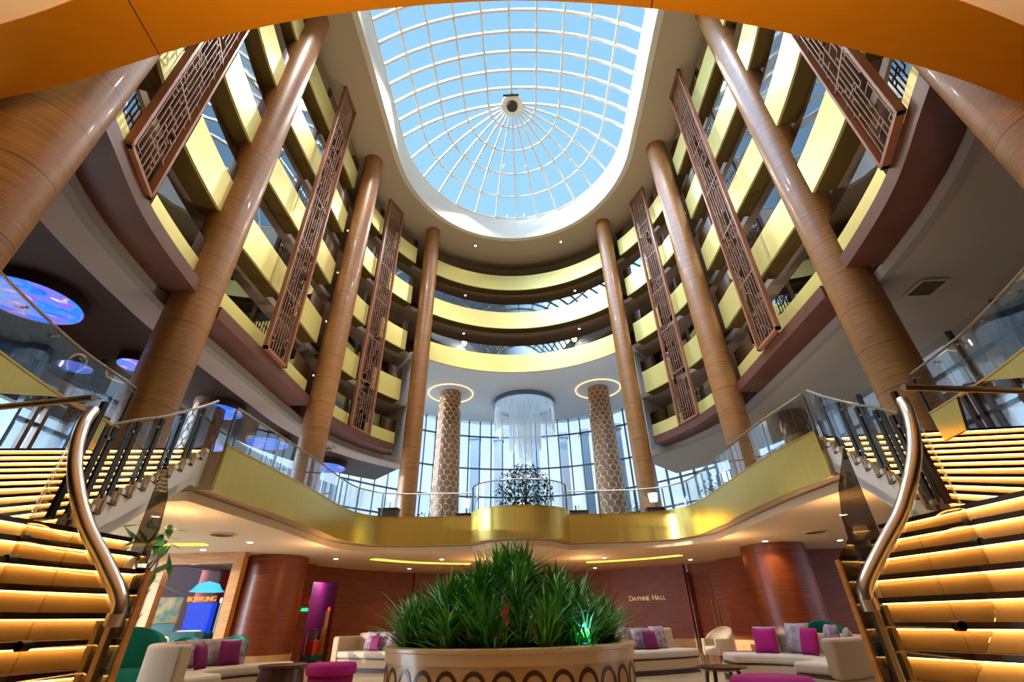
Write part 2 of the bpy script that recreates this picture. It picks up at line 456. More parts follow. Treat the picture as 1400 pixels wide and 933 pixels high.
# vault: circular profile over the half span
rise = 2.72; RP = (RS**2+rise**2)/(2*rise); TH = math.asin(RS/RP)
def prof(t):                       # t 0 at springing, 1 at apex
    a = TH*(1-t); return RP*math.sin(a), ZS-(RP-rise)+RP*math.cos(a)
NT = 5
gl = MB()
arc = [prof(i/10) for i in range(11)]
full = [(-r, z) for r, z in arc]+[(r, z) for r, z in arc[-2::-1]]
gl.loft([[(X0+x, y, z) for x, z in full] for y in (YN, YS)], closed_sec=False)
gl.loft([[(X0+r*math.cos(R(t)), YS+r*1.03*math.sin(R(t)), z) for r, z in arc] for t in range(0, 181, 6)], closed_sec=False)
win = struct(gl.build('window_1', M['skyglass'], smooth=True))
def ribtube(mb, pts, w, h):
    for p, q in zip(pts, pts[1:]): mb.bar(p, q, w, h)
fr = MB(); dn = .04
ys = [YS-.97*i for i in range(0, 12)]
fine = [prof(i/12) for i in range(13)]
ff = [(-r, z) for r, z in fine]+[(r, z) for r, z in fine[-2::-1]]
for y in ys:
    ribtube(fr, [(X0+x, y, z-dn) for x, z in ff], .11, .16)
for i in range(NT+1):
    r, z = prof(i/NT)
    for sx in ((-1, 1) if i < NT else (1,)):
        fr.bar((X0+sx*r, YN, z-dn), (X0+sx*r, YS, z-dn), .1, .13)
    if 0 <= i < NT:
        ribtube(fr, [(X0+r*math.cos(R(t)), YS+r*1.03*math.sin(R(t)), z-dn) for t in range(0, 181, 5)], .08, .12)
for j in range(1, 14):
    a_ = PI*j/14
    ribtube(fr, [(X0+r*math.cos(a_), YS+r*1.03*math.sin(a_), z-dn) for r, z in fine], .09, .15)
fo = fr.build('frame', M['rib']); fo.parent = win
hb = MB(); hb.lathe([(.0, -.16), (.5, -.16), (.62, -.1), (.62, .02), (.0, .02)], (X0, YS, ZS+rise-.05), 32)
hb2 = hb.build('hub', M['rib'], win, True)
hb = MB(); hb.lathe([(0, -.3), (.3, -.3), (.34, -.16), (0, -.16)], (X0, YS, ZS+rise-.05), 24); hb.box((X0-.05, YS-.65, ZS+rise-.2), (.9, .12, .1))
hb.build('hub_cap', M['darksteel'], win)

# ------------------------------------------------------------------ gold soffit band over the camera
zb_ = 6.0
inner = catmull([(-8.2, 3.35), (-7.0, 3.2), (-5.6, 3.0), (-4.25, 2.72), (-2.96, 2.49), (-1.72, 2.37), (0.0, 2.335), (1.6, 2.48), (2.6, 2.66), (3.5, 2.86), (4.96, 3.22), (5.9, 3.49), (7.0, 3.86), (8.2, 4.3)], 4)
innl = [(x*.8305, y*.8305) for x, y in inner]
outl = []
for i, (x, y) in enumerate(innl):
    outl.append((x*.985, y-.6))
mb = MB(); secs = [[(a[0], a[1], zb_), (a[0], a[1], zb_+.6), (b[0], b[1], zb_+.6), (b[0], b[1], zb_)] for a, b in zip(innl, outl)]
mb.loft(secs); band = struct(mb.build('trim_%d' % n, M['goldband'], smooth=True)); n += 1
mb = MB()
for xj in (-3.5, 1.33):
    i = min(range(len(innl)), key=lambda k: abs(innl[k][0]-xj))
    mb.bar((innl[i][0], innl[i][1]+.002, zb_-.001), (outl[i][0], outl[i][1], zb_-.001), .012, .006)
j_ = mb.build('panel_joint', M['dark']); j_.parent = band
mb = MB(); back = [(x*1.02, -9.0) for x, y in outl]
mb.add([(x, y, zb_+.03) for x, y in outl]+[(x, y, zb_+.03) for x, y in back]+[(x, y, zb_+.6) for x, y in outl]+[(x, y, zb_+.6) for x, y in back],
       [f for i in range(len(outl)-1) for f in ((i, i+1, i+1+len(outl), i+len(outl)), (i+2*len(outl), i+3*len(outl), i+1+3*len(outl), i+1+2*len(outl)))])
struct(mb.build('ceiling_entrance', M['mauve']))
# ------------------------------------------------------------------ upper walls closing the near end, behind the camera
mb = MB(); mb.box((0, -9.2, 12.5), (30, .3, 25)); struct(mb.build('wall_front', M['corrwall']))
mb = MB(); mb.box((0, 1.0, 15.1), (16, .3, 15.0)); struct(mb.build('wall_front_upper', M['gold']))
for sx, nm in ((-1, 'left_near'), (1, 'right_near')):
    mb = MB(); mb.box((sx*13.6, -1.5, 11), (.3, 15.6, 23)); struct(mb.build('wall_'+nm, M['marbledark']))
mb = MB(); mb.box((0, -3.4, H+.15), (26, 12, .3)); struct(mb.build('ceiling_near', M['topceil']))
mb = MB(); mb.box((0, 6, -.15), (60, 62, .3)); struct(mb.build('floor', M['floor']))

# ------------------------------------------------------------------ mezzanine: slab, gold fascia, glass
edge_r = catmull([(5.2, 8.0), (5.02, 9.4), (4.95, 11.2), (4.95, 13.2), (4.82, 14.2), (4.25, 14.9), (3.4, 15.15)], 4)
edge_m = [(1.28, 15.15)]
bump = [(-.24+1.52*math.cos(R(t)), 15.1-1.05*math.sin(R(t))) for t in range(8, 173, 8)]
edge_m2 = [(-1.76, 15.0)]
edge_l = catmull([(-3.5, 14.95), (-4.5, 14.7), (-5.05, 14.0), (-5.2, 13.0), (-5.22, 11.2), (-5.3, 9.4), (-5.4, 7.85)], 4)
EDGE = edge_r+edge_m+bump+edge_m2+edge_l
def path_off(P, d):
    return offset(P, d)
def wallstrip(P, d0, d1, z0, z1):
    a = path_off(P, d0); b = path_off(P, d1)
    return MB().loft([[(p[0], p[1], z0), (p[0], p[1], z1), (q[0], q[1], z1), (q[0], q[1], z0)] for p, q in zip(a, b)])
# offset positive = outwards from the void (path runs right -> rear -> left)
MO = [(12.2, 7.95), (12.4, 20), (10.5, 26), (6.5, 30.4), (0, 32.2), (-6.5, 30.4), (-10.5, 26), (-12.4, 20), (-12.2, 7.95)]
inn = path_off(EDGE, .06)
poly = inn+[p for p in MO[::-1]]
mb = MB(); mb.prism(poly, 3.12, 3.8); struct(mb.build('floor_mezzanine', M['mezzfloor']))
inn2 = path_off(EDGE, .42)
mb = MB(); mb.prism(inn2+[p for p in MO[::-1]], 2.95, 3.11); struct(mb.build('ceiling_lounge', M['loceil']))
par = thing('mezzanine_parapet', 'brushed gold mezzanine fascia with clear glass rail above the lounge', 'parapet', (X0, 15, 3.1))
nr = len(edge_r)
def mparts(P, z0, z1, zg):
    gp1 = local(par, wallstrip(P, 0, .05, z0, z1).build('gold_panel', M['goldmezz'], smooth=True))
    wallstrip(P, -.012, .06, z1, z1+.025).build('edge_trim', M['goldtrim'], gp1, smooth=True)
    local(par, wallstrip(P, .02, .034, z1+.02, zg).build('glass_panel', M['railglass'], smooth=True))
    q = path_off(P, .027); local(par, MB().tube([(x, y, zg+.015) for x, y in q], .02, 6).build('handrail', M['steel'], smooth=True))
mparts(edge_r+edge_m, 3.1, 3.9, 4.62)
mparts([(1.28, 15.0)]+bump+[(-1.76, 15.0)], 3.12, 4.0, 4.78)
mparts(edge_m2+edge_l, 3.1, 3.9, 4.62)
for P, zg in ((edge_r, 4.6), (edge_l, 4.6)):
    for i in range(0, len(P), 4):
        x, y = P[i]
        sx = 1 if x > 0 else -1
        local(par, MB().box((x+sx*.05, y+.03, (3.82+zg)/2), (.03, .05, zg-3.82)).build('post', M['steel']))
for x in (2.3, -2.7):
    local(par, MB().box((x, 15.1, 4.2), (.04, .03, .8)).build('post', M['steel']))
for x in (1.25, -1.72):
    local(par, MB().box((x, 15.0, 4.4), (.05, .04, .8)).build('post', M['steel']))

# near parapet curve that runs back from the head of each staircase
for side, nm in ((1, 'right'), (-1, 'left')):
    f = (lambda x: x) if side > 0 else (lambda x: .08-x)
    P = [(f(x), y if side > 0 else y-.42) for x, y in catmull([(6.68, 7.25), (6.6, 6.6), (6.5, 5.9), (6.28, 5.1), (6.02, 4.3), (5.75, 3.6)], 5)]
    rt = thing('curved_parapet', 'curved gold parapet with glass above the staircase on the %s side' % {'left': 'arcade', 'right': 'DAPHNE HALL'}[nm], 'parapet', (f(6.3), 5.5, 3.5))
    w_ = len(P)
    secs = []
    for i, p in enumerate(P):
        s_ = i/(w_-1)
        if s_ < .2: z0 = 3.42
        else: z0 = 3.9-max(.02, (s_-.36)*1.65)
        secs.append((p, z0))
    def quad(secs, t0, t1, zt):
        return MB().loft([[(p[0]+t0*side, p[1], z0), (p[0]+t0*side, p[1], zt), (p[0]+t1*side, p[1], zt), (p[0]+t1*side, p[1], z0)] for p, z0 in secs])
    local(rt, quad([s for s in secs[:6]], 0, .05, 3.9).build('gold_end_panel', M['goldmezz'], smooth=True))
    local(rt, quad([s for s in secs[8:]], 0, .05, 3.9).build('gold_panel', M['goldmezz'], smooth=True))
    local(rt, quad([(p, 3.88) for p in P], -.012, .06, 3.905).build('edge_trim', M['goldtrim'], smooth=True))
    gl2 = local(rt, quad([(p, 3.9) for p in P], .02, .034, 4.6).build('glass_panel', M['railglass'], smooth=True))
    local(rt, MB().tube([(p[0]+.027*side, p[1], 4.61) for p in P], .018, 6).build('handrail', M['steel'], smooth=True))
    for i in range(1, w_, 4):
        for dd in (-.02, .05):
            MB().lathe([(0, -.012), (.02, -.012), (.02, .012), (0, .012)], (P[i][0]+dd*side, P[i][1], 4.5), 10).build('clip', M['steel'], gl2)
    local(rt, MB().box((P[0][0]+.03*side, P[0][1]+.02, 4.1), (.03, .05, 1.0)).build('post', M['darksteel']))

# ------------------------------------------------------------------ staircases
HR = 3.8/22
IN = {1: (2.30, 3.57), 2: (2.4, 3.75), 3: (2.5, 3.9), 4: (2.6, 4.05), 5: (2.7, 4.2), 6: (2.8, 4.36), 7: (2.91, 4.53), 8: (3.0, 4.68), 9: (3.14, 4.84), 10: (3.4, 5.02), 11: (3.72, 5.28),
      12: (4.1, 4.85), 13: (4.3, 5.2), 14: (4.5, 5.55), 15: (4.67, 5.9), 16: (4.83, 6.27), 17: (4.95, 6.6), 18: (5.05, 6.9), 19: (5.14, 7.2), 20: (5.2, 7.48), 21: (5.26, 7.74), 22: (5.3, 7.98)}
DIRS = {1: (.52, -1), 3: (.47, -1), 6: (.36, -1), 9: (.22, -1), 11: (.11, -1), 12: (1, .35), 14: (1, .22), 16: (1, .02), 18: (1, -.03), 22: (1, -.08)}
def dirk(k):
    ks = sorted(DIRS)
    lo_ = max(q for q in ks if q <= k); hi_ = min(q for q in ks if q >= k)
    t = 0 if hi_ == lo_ else (k-lo_)/(hi_-lo_)
    v = Vector(DIRS[lo_])*(1-t)+Vector(DIRS[hi_])*t
    return v.normalized()
def outp(k):
    L_ = 2.9 if k <= 11 else 4.3-(22-k)*.04
    d = dirk(k); p = Vector(IN[k]); q = p+d*L_; return (q.x, q.y)
def staircase(side):
    nm = 'right' if side > 0 else 'left'
    f = (lambda x: x) if side > 0 else (lambda x: -.36-x)
    F = (lambda p: (p[0], p[1])) if side > 0 else (lambda p: (-.36-p[0], p[1]-.34))
    t = thing('staircase', 'wide curved staircase with amber-lit steps on the %s side' % {'left': 'arcade', 'right': 'DAPHNE HALL'}[nm], 'staircase', (f(3), 4, 0))
    def put(mb, name, m, smooth=False, sub=None):
        o = mb.build(name, m, None, smooth)
        if sub: o.parent = sub; return o
        return local(t, o)
    for k in range(1, 23):
        z = k*HR
        a, b = IN[k], outp(k)
        d = dirk(k)
        up = Vector((-d.y, d.x)) if k >= 12 else Vector((-d.y, d.x))     # horizontal climbing direction
        if k < 22:
            c, e = IN[k+1], outp(k+1)
        else:
            c = (IN[22][0]+.1, IN[22][1]+.35); e = (b[0], b[1]+.4)
        if k == 11:
            poly = [a, b, (5.2, 2.4), (8.2, 3.2), outp(12), IN[12]]
        else:
            c2 = (c[0]+up.x*.06, c[1]+up.y*.06); e2 = (e[0]+up.x*.06, e[1]+up.y*.06)
            poly = [a, b, e2, c2]
        mb = MB(); mb.prism([F(p) for p in poly], z-.04, z); tr = put(mb, 'tread', M['tread'])
        o = .045
        p0 = Vector(a)+up*o; p1 = Vector(b)+up*o
        mb = MB(); zb = max((k-1)*HR+.001, 0); zm = z-.042
        q0 = p0+up*.03; q1 = p1+up*.03
        mb.prism([F(p) for p in (p0, p1, q1, q0)], zb, zm); put(mb, 'riser', M['riser'])
        g0 = Vector(a)+up*.016+d*.03; g1 = Vector(b)+up*.016-d*.03; h0 = g0+up*.014; h1 = g1+up*.014
        mb = MB(); mb.prism([F(p) for p in (g0, g1, h1, h0)], z-.05, z-.0415); put(mb, 'light_strip', M['led'], False, tr)
    # stringers: saw-toothed white side faces and the sloping underside
    def stringer(ks):
        mb = MB()
        for k in ks:
            a = Vector(IN[k]); c = Vector(IN[k+1]) if k < 22 else a+Vector((.05, .3))
            if k == 11: continue
            w = (c-a).normalized(); nrm = Vector((w.y, -w.x))*.07
            z1 = k*HR-.052; z0 = max(k*HR-.62, 0.0); z0b = max(z0+ (HR if k < 22 else 0), 0)
            P = [a, c, c+nrm, a+nrm]
            vs = [(*F(P[0]), z0), (*F(P[1]), z0b), (*F(P[2]), z0b), (*F(P[3]), z0)]+[(*F(p), z1) for p in P]
            mb.add(vs, [(0, 1, 2, 3), (4, 5, 6, 7), (0, 1, 5, 4), (1, 2, 6, 5), (2, 3, 7, 6), (3, 0, 4, 7)])
            mb.box((*F(a+(c-a)*.2), k*HR-.03), (.12, .09, .058), math.atan2(w.y, w.x*side))
        return mb
    put(stringer(range(12, 23)), 'stringer', M['white']); put(stringer(range(1, 11)), 'stringer', M['white'])
    mb = MB(); secs = []
    for k in range(12, 23):
        i_, o_ = F(IN[k]), F(outp(k)); zz = max(k*HR-.6, 0)
        secs.append([(i_[0], i_[1], zz), (o_[0], o_[1], zz), (o_[0], o_[1], zz+.15), (i_[0], i_[1], zz+.15)])
    mb.loft(secs); put(mb, 'soffit', M['white'])
    # inner guard of the upper flight: glass, top rail and twin flat steel posts
    up_path = [IN[k] for k in range(12, 23)]
    secs = [[(*F((x+.03, y)), k*HR+.06), (*F((x+.03, y)), k*HR+.86), (*F((x+.044, y)), k*HR+.86), (*F((x+.044, y)), k*HR+.06)] for k, (x, y) in zip(range(12, 23), up_path)]
    put(MB().loft(secs), 'glass_panel', M['railglass'], True)
    put(MB().tube([(*F((x+.037, y)), k*HR+.9) for k, (x, y) in zip(range(12, 23), up_path)], .02, 8), 'top_rail', M['steel'], True)
    for k in range(12, 22, 2):
        x, y = IN[k]
        for dy in (.06, .16):
            po = put(MB().box((*F((x+.08, y+dy)), k*HR+.47), (.03, .06, .94)), 'post', M['darksteel'])
        put(MB().bar((*F((x+.08, y+.06)), k*HR+.8), (*F((x+.08, y+.16)), k*HR+.8), .03, .03), 'bracket', M['steel'], False, po)
    # inner guard of the lower flight: tinted glass ending in a clear front edge
    lo_path = [(2.3, 3.78, .1, 1.45), (2.6, 4.06, .5, 1.62), (2.91, 4.53, 1.1, 1.85), (3.2, 4.86, 1.5, 2.2), (3.72, 5.3, 1.8, 2.75)]
    put(MB().loft([[(*F((x, y)), z0), (*F((x, y)), z1), (*F((x-.012, y+.008)), z1), (*F((x-.012, y+.008)), z0)] for x, y, z0, z1 in lo_path]), 'glass_panel', M['guardglass'], True)
    put(MB().box((*F((2.27, 3.78)), .72), (.014, .05, 1.44)), 'glass_edge', M['lightwood'])
    # thick steel handrail with its foot post and hanging glass
    rail = catmull([(2.345, 3.728, 1.12), (2.345, 3.728, 1.19), (2.38, 3.735, 1.28), (2.6, 3.75, 1.5), (2.87, 3.765, 1.76), (3.12, 3.78, 2.09), (3.31, 3.85, 2.36), (3.45, 3.94, 2.62), (3.57, 4.08, 2.8)], 4)
    hr_ = put(MB().tube([(*F(p), p[2]) for p in rail], .05, 14), 'handrail', M['steel'], True)
    put(MB().tube([(*F((2.34, 3.72)), 1.19), (*F((2.35, 3.73)), 1.12)], .056, 12), 'collar', M['steel'], True, hr_)
    for dx in (0, .075):
        put(MB().box((*F((2.36+dx, 3.73)), .62), (.035, .05, 1.06)), 'post', M['steel'])
    gp = [(p[0], p[1]) for p in rail]; gz = [p[2] for p in rail]
    cuts = [7, 16, 26, len(rail)-1]
    for c0, c1 in zip(cuts, cuts[1:]):
        ids = list(range(c0, c1+1)); secs = []
        for i in ids:
            x, y = gp[i]; zt = gz[i]-.07; zl = max(.12, (x-2.0)*1.02-.12)
            if i == ids[0]: x += .008
            secs.append([(*F((x, y-.06)), zl), (*F((x, y-.06)), zt), (*F((x, y-.048)), zt), (*F((x, y-.048)), zl)])
        gp_ = put(MB().loft(secs), 'glass_panel', M['amberglass'], True)
        for i in (ids[0], ids[-1]):
            x, y = gp[i]; zl = max(.12, (x-2.0)*1.02-.12)
            put(MB().tube([(*F((x, y-.09)), zl+.25), (*F((x, y-.02)), zl+.25)], .03, 12), 'clip', M['steel'], True, gp_)
    # level rail over the landing
    put(MB().tube([(*F(p), 3.0) for p in ((3.76, 4.21), (5.1, 4.39), (6.6, 4.5), (8.2, 4.6))], .032, 10), 'landing_rail', M['steel'], True)
    for x, y in ((3.72, 4.3), (6.2, 4.47)):
        put(MB().box((*F((x, y)), 2.45), (.04, .05, 1.08)), 'post', M['darksteel'])
    return t
staircase(1); staircase(-1)

# ------------------------------------------------------------------ glass walls
def curtain(name, P, z0, z1, hs, nsub, w=.07):
    d = []
    for p, q in zip(P, P[1:]):
        m_ = max(1, round(math.hypot(q[0]-p[0], q[1]-p[1])/nsub))
        d += [(p[0]+(q[0]-p[0])*i/m_, p[1]+(q[1]-p[1])*i/m_) for i in range(m_)]
    d.append(P[-1])
    g = MB().loft([[(x, y, z0), (x, y, z1)] for x, y in d], closed_sec=False)
    o = struct(g.build(name, M['winglass']))
    fr = MB()
    for i, (x, y) in enumerate(d):
        a = math.atan2(d[min(i+1, len(d)-1)][1]-d[max(i-1, 0)][1], d[min(i+1, len(d)-1)][0]-d[max(i-1, 0)][0])
        fr.box((x, y, (z0+z1)/2), (w, .16, z1-z0), a)
    for z in hs:
        for p, q in zip(d, d[1:]): fr.bar((p[0], p[1], z), (q[0], q[1], z), .12, .09)
    f_ = fr.build('frame', M['mullion']); f_.parent = o
    return d
rear = [(x, y) for x, y in catmull([(10.6, 25.6), (8.6, 28.2), (6.2, 30.2), (3.2, 31.4), (0, 31.8), (-3.2, 31.4), (-6.2, 30.2), (-8.6, 28.2), (-10.6, 25.6)], 4)]
curtain('window_2', rear, 3.82, 13.55, [3.9, 5.3, 6.7, 8.2, 10.1, 12.4], 1.15)
for sx, nm in ((1, 'window_3'), (-1, 'window_4')):
    curtain(nm, [(X0+sx*11.9, 9.6), (X0+sx*12.0, 14), (X0+sx*12.0, 19), (X0+sx*11.6, 22.5), (X0+sx*10.6, 25.6)], 3.82, 7.75, [3.9, 5.4, 6.8], 1.3)
# rear lobby soffit
sf = ring_seg(.3, cut(1, 21.0, 99)[0], cut(-1, 21.0, 99)[1])
poly = sf+[(-9.2, 25.5), (-9.2, 28.0), (-6.2, 30.9), (-3.2, 32.0), (0, 32.4), (3.2, 32.0), (6.2, 30.9), (9.2, 28.0), (9.2, 25.5)]
mb = MB(); mb.prism(poly, 13.56, 13.69); struct(mb.build('ceiling_lobby', M['soffit']))
# exterior terrace and concrete piers
mb = MB(); mb.box((0, 52, 3.2), (90, 38, .2)); struct(mb.build('floor_terrace', M['terrace']))
piers = [(-6.6, 33.4), (-3.9, 34.6), (-2.1, 35.0), (.8, 35.2), (3.0, 34.8), (4.6, 34.2), (6.9, 33.2)]
for i, (x, y) in enumerate(piers):
    mb = MB(); mb.prism([(-.32, -.25), (.32, -.25), (.32, .35), (-.32, .35)], 0, 10); mb.prism([(-.42, -.35), (.42, -.35), (.42, .45), (-.42, .45)], 10, 10.4)
    o = mb.build('concrete_pier', M['pierconc'], None, False, 0, 40, (x, y, 3.3))
    tag(o, ['grey outdoor pier seen left of the left ring-patterned column', 'grey outdoor pier just right of the left ring-patterned column', 'broad grey outdoor pier left of the chandelier',
            'grey outdoor pier right behind the chandelier', 'grey outdoor pier right of the chandelier', 'grey outdoor pier left of the right ring-patterned column', 'grey outdoor pier seen right of the right ring-patterned column'][i], 'pier', 'concrete piers outside the window wall')

# ------------------------------------------------------------------ ring-patterned columns
def patcolumn(x, y, r0, r1, z0, z1, label, nr=12, halo=True, rm='patring'):
    t = thing('patterned_column', label, 'column', (x, y, z0))
    h = z1-z0
    MB().lathe([(r0, 0), (r0+(r1-r0)*.5, h*.55), (r1, h)], n=40).build('shaft', M['patcol'], t, True)
    mb = MB(); s = 2*PI*r0/nr; z = s*.5; row = 0
    while z < h-.1:
        rr = r0+(r1-r0)*(z/h); s = 2*PI*rr/nr
        for j in range(nr):
            a = 2*PI*(j+(row % 2)*.5)/nr
            c = Vector((math.cos(a)*(rr+.012), math.sin(a)*(rr+.012), z)); u = Vector((-math.sin(a), math.cos(a), 0)); o_ = Vector((math.cos(a), math.sin(a), 0))
            pts = []
            for q in range(14):
                b = 2*PI*q/14; du = math.cos(b)*s*.5; dz = math.sin(b)*s*.5
                aa = a+du/rr
                pts.append((math.cos(aa)*(rr+.012), math.sin(aa)*(rr+.012), z+dz))
            mb.tube(pts, .012, 4, True)
        z += s*.8; row += 1
    mb.build('ring_pattern', M[rm], t, True)
    if halo:
        mb = MB(); mb.lathe([(r1+.74, h-.02), (r1+.79, h-.02), (r1+.79, h-.05), (r1+.74, h-.05)], n=48, ring=True); mb.build('halo_light', M['warmcove'], t, True)
    return t
patcolumn(-4.62, 26.4, .84, .64, 3.8, 13.56, 'tapered ring-patterned column left of the chandelier')
patcolumn(4.75, 26.4, .84, .64, 3.8, 13.56, 'tapered ring-patterned column right of the chandelier')
patcolumn(-10.9, 14.3, .5, .5, 3.8, 7.82, 'dark ring-patterned column behind the stair rail on the arcade side', 10, False, 'patringdark')
patcolumn(10.3, 16.8, .5, .5, 3.8, 7.7, 'dark ring-patterned column behind the stair rail on the DAPHNE HALL side', 10, False, 'patringdark')

# ------------------------------------------------------------------ chandelier
ch = thing('chandelier', 'round crystal chandelier hanging from the pale lobby ceiling', 'chandelier', (0.03, 28.2, 13.5))
MB().lathe([(2.0, -.25), (2.08, -.25), (2.08, .05), (2.0, .05)], n=64, ring=True).build('ceiling_ring', M['chandmetal'], ch, True)
MB().lathe([(0, -.02), (1.98, -.02), (1.98, .03), (0, .03)], n=48).build('lamp_plate', M['crystalring'], ch)
def curtain_rods(r, z0, z1, nrods, jig, name):
    mb = MB(); rnd = random.Random(int(r*100))
    for j in range(nrods):
        a = 2*PI*j/nrods; rr = r*(1+rnd.uniform(-.03, .03)); zz = z1+rnd.uniform(-jig, jig)
        x, y = rr*math.cos(a), rr*math.sin(a)
        mb.tube([(x, y, z0), (x, y, zz)], .022, 4)
    o = mb.build(name, M['crystal'], ch); o['kind'] = 'stuff'; return o
curtain_rods(1.92, -.05, -2.1, 110, .06, 'crystal_curtain')
curtain_rods(.98, -.05, -3.1, 64, .08, 'crystal_curtain')
curtain_rods(.42, -.05, -3.8, 34, .15, 'crystal_curtain')

# ------------------------------------------------------------------ glowing ceiling discs (left mezzanine), vent
def plasma(name, s):
    m, nt, b, N, L = base_mat(name)
    tc = N.new('ShaderNodeTexCoord'); nz = N.new('ShaderNodeTexNoise'); nz.inputs['Scale'].default_value = 2.2; nz.inputs['Detail'].default_value = 6; nz.inputs['Distortion'].default_value = 1.2
    rp = N.new('ShaderNodeValToRGB'); e = rp.color_ramp.elements
    e[0].position = .3; e[0].color = (*lin((30, 70, 215)), 1); e[1].position = .72; e[1].color = (*lin((190, 225, 255)), 1)
    q = e.new(.46); q.color = (*lin((50, 130, 240)), 1); q = e.new(.58); q.color = (*lin((130, 84, 200)), 1)
    L.new(tc.outputs['Object'], nz.inputs['Vector']); L.new(nz.outputs['Fac'], rp.inputs[0]); L.new(rp.outputs[0], b.inputs['Emission Color'])
    b.inputs['Emission Strength'].default_value = s; b.inputs['Base Color'].default_value = (0, 0, 0, 1)
    return m
M['plasma'] = plasma('glowing cloud print', 1.0)
M['plasma2'] = plasma('glowing cloud print soft', .8)
for i, (x, y, r, lb) in enumerate([(-11.25, 8.05, .95, 'largest round ceiling light with blue cloud print'),
                                    (-11.15, 11.15, .42, 'small round blue ceiling light half hidden by the big wooden column'),
                                    (-10.7, 14.6, .72, 'round purple ceiling light above the stair rail'),
                                    (-10.7, 18.0, .8, 'round purple ceiling light over the mezzanine glass rail'),
                                    (-9.6, 21.6, .85, 'smallest round purple ceiling light, beside the slim wooden column')]):
    t = thing('ceiling_light', lb, 'light', (x, y, 7.6), 0, 'round printed ceiling lights')
    MB().lathe([(0, -.06), (r, -.06), (r, -.045), (0, -.045)], n=48).build('diffuser', M['plasma' if i < 2 else 'plasma2'], t)
    MB().lathe([(r+.03, -.05), (r+.03, .22), (r-.02, .22), (r-.02, -.044)], n=48, ring=True).build('drum', M['dark'], t, True)
def vent(x, y, z, w, d, label, m='vent', rnd=False):
    t = thing('ceiling_vent', label, 'vent', (x, y, z))
    if rnd:
        MB().lathe([(w*.42, -.02), (w/2, -.02), (w/2, .0), (w*.42, .0)], n=32, ring=True).build('frame', M['loceil'], t, True)
        mb = MB()
        for q in (.14, .24, .34): mb.lathe([(w*q-.02, -.03), (w*q+.02, -.02), (w*q+.02, 0), (w*q-.02, 0)], n=32, ring=True)
        mb.build('louvre', M[m], t, True)
    else:
        mb = MB()
        for sx in (-1, 1): mb.box((sx*w/2, 0, -.02), (.06, d, .04)); mb.box((0, sx*d/2, -.02), (w, .06, .04))
        mb.build('frame', M['ventwhite'], t)
        mb = MB()
        for q in range(9): mb.box((0, -d/2+d*(q+.5)/9, -.015), (w-.06, d/18, .02))
        mb.build('louvre', M[m], t)
vent(9.72, 8.95, 7.73, .62, .62, 'square air vent in the grey ceiling beside the big column')
vent(-7.15, 11.2, 2.94, .62, .6, 'round air vent in the lounge ceiling on the arcade side', 'vent', True)
vent(7.5, 13.0, 2.94, .62, .6, 'round air vent in the lounge ceiling on the DAPHNE HALL side', 'vent', True)
vent(-8.7, 19.2, 7.73, .5, .5, 'small air vent in the ring ceiling beside the slim column')

# ------------------------------------------------------------------ downlights
def lamp(kind, name, loc, power, color, size=.05, rot=None, spot=None, blend=.6):
    l = bpy.data.lights.new(name, kind); l.energy = power; l.color = color
    if kind == 'AREA': l.shape = 'DISK'; l.size = size
    else: l.shadow_soft_size = size
    if kind == 'SPOT': l.spot_size = R(spot or 110); l.spot_blend = blend
    o = bpy.data.objects.new(name, l); COL.objects.link(o); o.location = loc
    if rot: o.rotation_euler = rot
    return o
WARM = (1, .72, .42)
def downlight(x, y, z, label, power=0, r=.07, m='downlight', group='recessed downlights in the lounge ceiling', color=WARM, spot=120):
    t = thing('downlight', label, 'light', (x, y, z), 0, group)
    MB().lathe([(r, -.004), (r+.02, -.012), (r+.025, 0), (r, 0)], n=20, ring=True).build('trim_ring', M['white'], t, True)
    MB().lathe([(0, -.006), (r, -.006), (r, -.001), (0, -.001)], n=20).build('lens', M[m], t)
    if power: lamp('SPOT', 'downlight_lamp', (x, y, z-.03), power, color, .06, (0, 0, 0), spot)
DL = [(-7.19, 9.04, 'downlight next to the staircase on the arcade side'), (-7.18, 12.5, 'downlight above the sofa on the arcade side'), (-9.1, 13.6, 'downlight in front of the arcade window'),
      (-6.38, 16.4, 'downlight beside the wooden pier on the arcade side'), (-3.0, 17.2, 'downlight left of the spiky plants, nearer of two'), (-4.78, 20.1, 'downlight close to the rear wall, left of the plants'),
      (2.68, 17.9, 'downlight right of the spiky plants, nearer of two'), (2.8, 21.6, 'downlight close to the rear wall, right of the plants'), (6.1, 19.2, 'downlight above the hall door'),
      (6.9, 14.6, 'downlight beside the wooden pier on the DAPHNE HALL side'), (9.16, 14.8, 'downlight in front of the flat wood wall behind the teal chairs'), (6.9, 10.7, 'downlight next to the staircase on the DAPHNE HALL side')]
for x, y, lb in DL: downlight(x, y, 2.945, 'bright '+lb, 48)
gl_ = [(cut(1, 21.6, 99)[0]+6, 'right'), (cut(-1, 21.6, 99)[1]-6, 'left')]
for k in (2, 3, 4, 5):
    z = (ZB[k]+.09) if k < 5 else H-.005
    if k == 2: continue
    for i_, nm in gl_:
        p = ring_seg(1.5 if k < 5 else -.55, i_-.2, i_+.2)[0]
        downlight(p[0], p[1], z, 'pinkish downlight in the curved rear ceiling of gallery level %d, %s side' % (k, {'left': 'arcade', 'right': 'DAPHNE HALL'}[nm]), 30, .06, 'warmlens', 'gallery downlights')
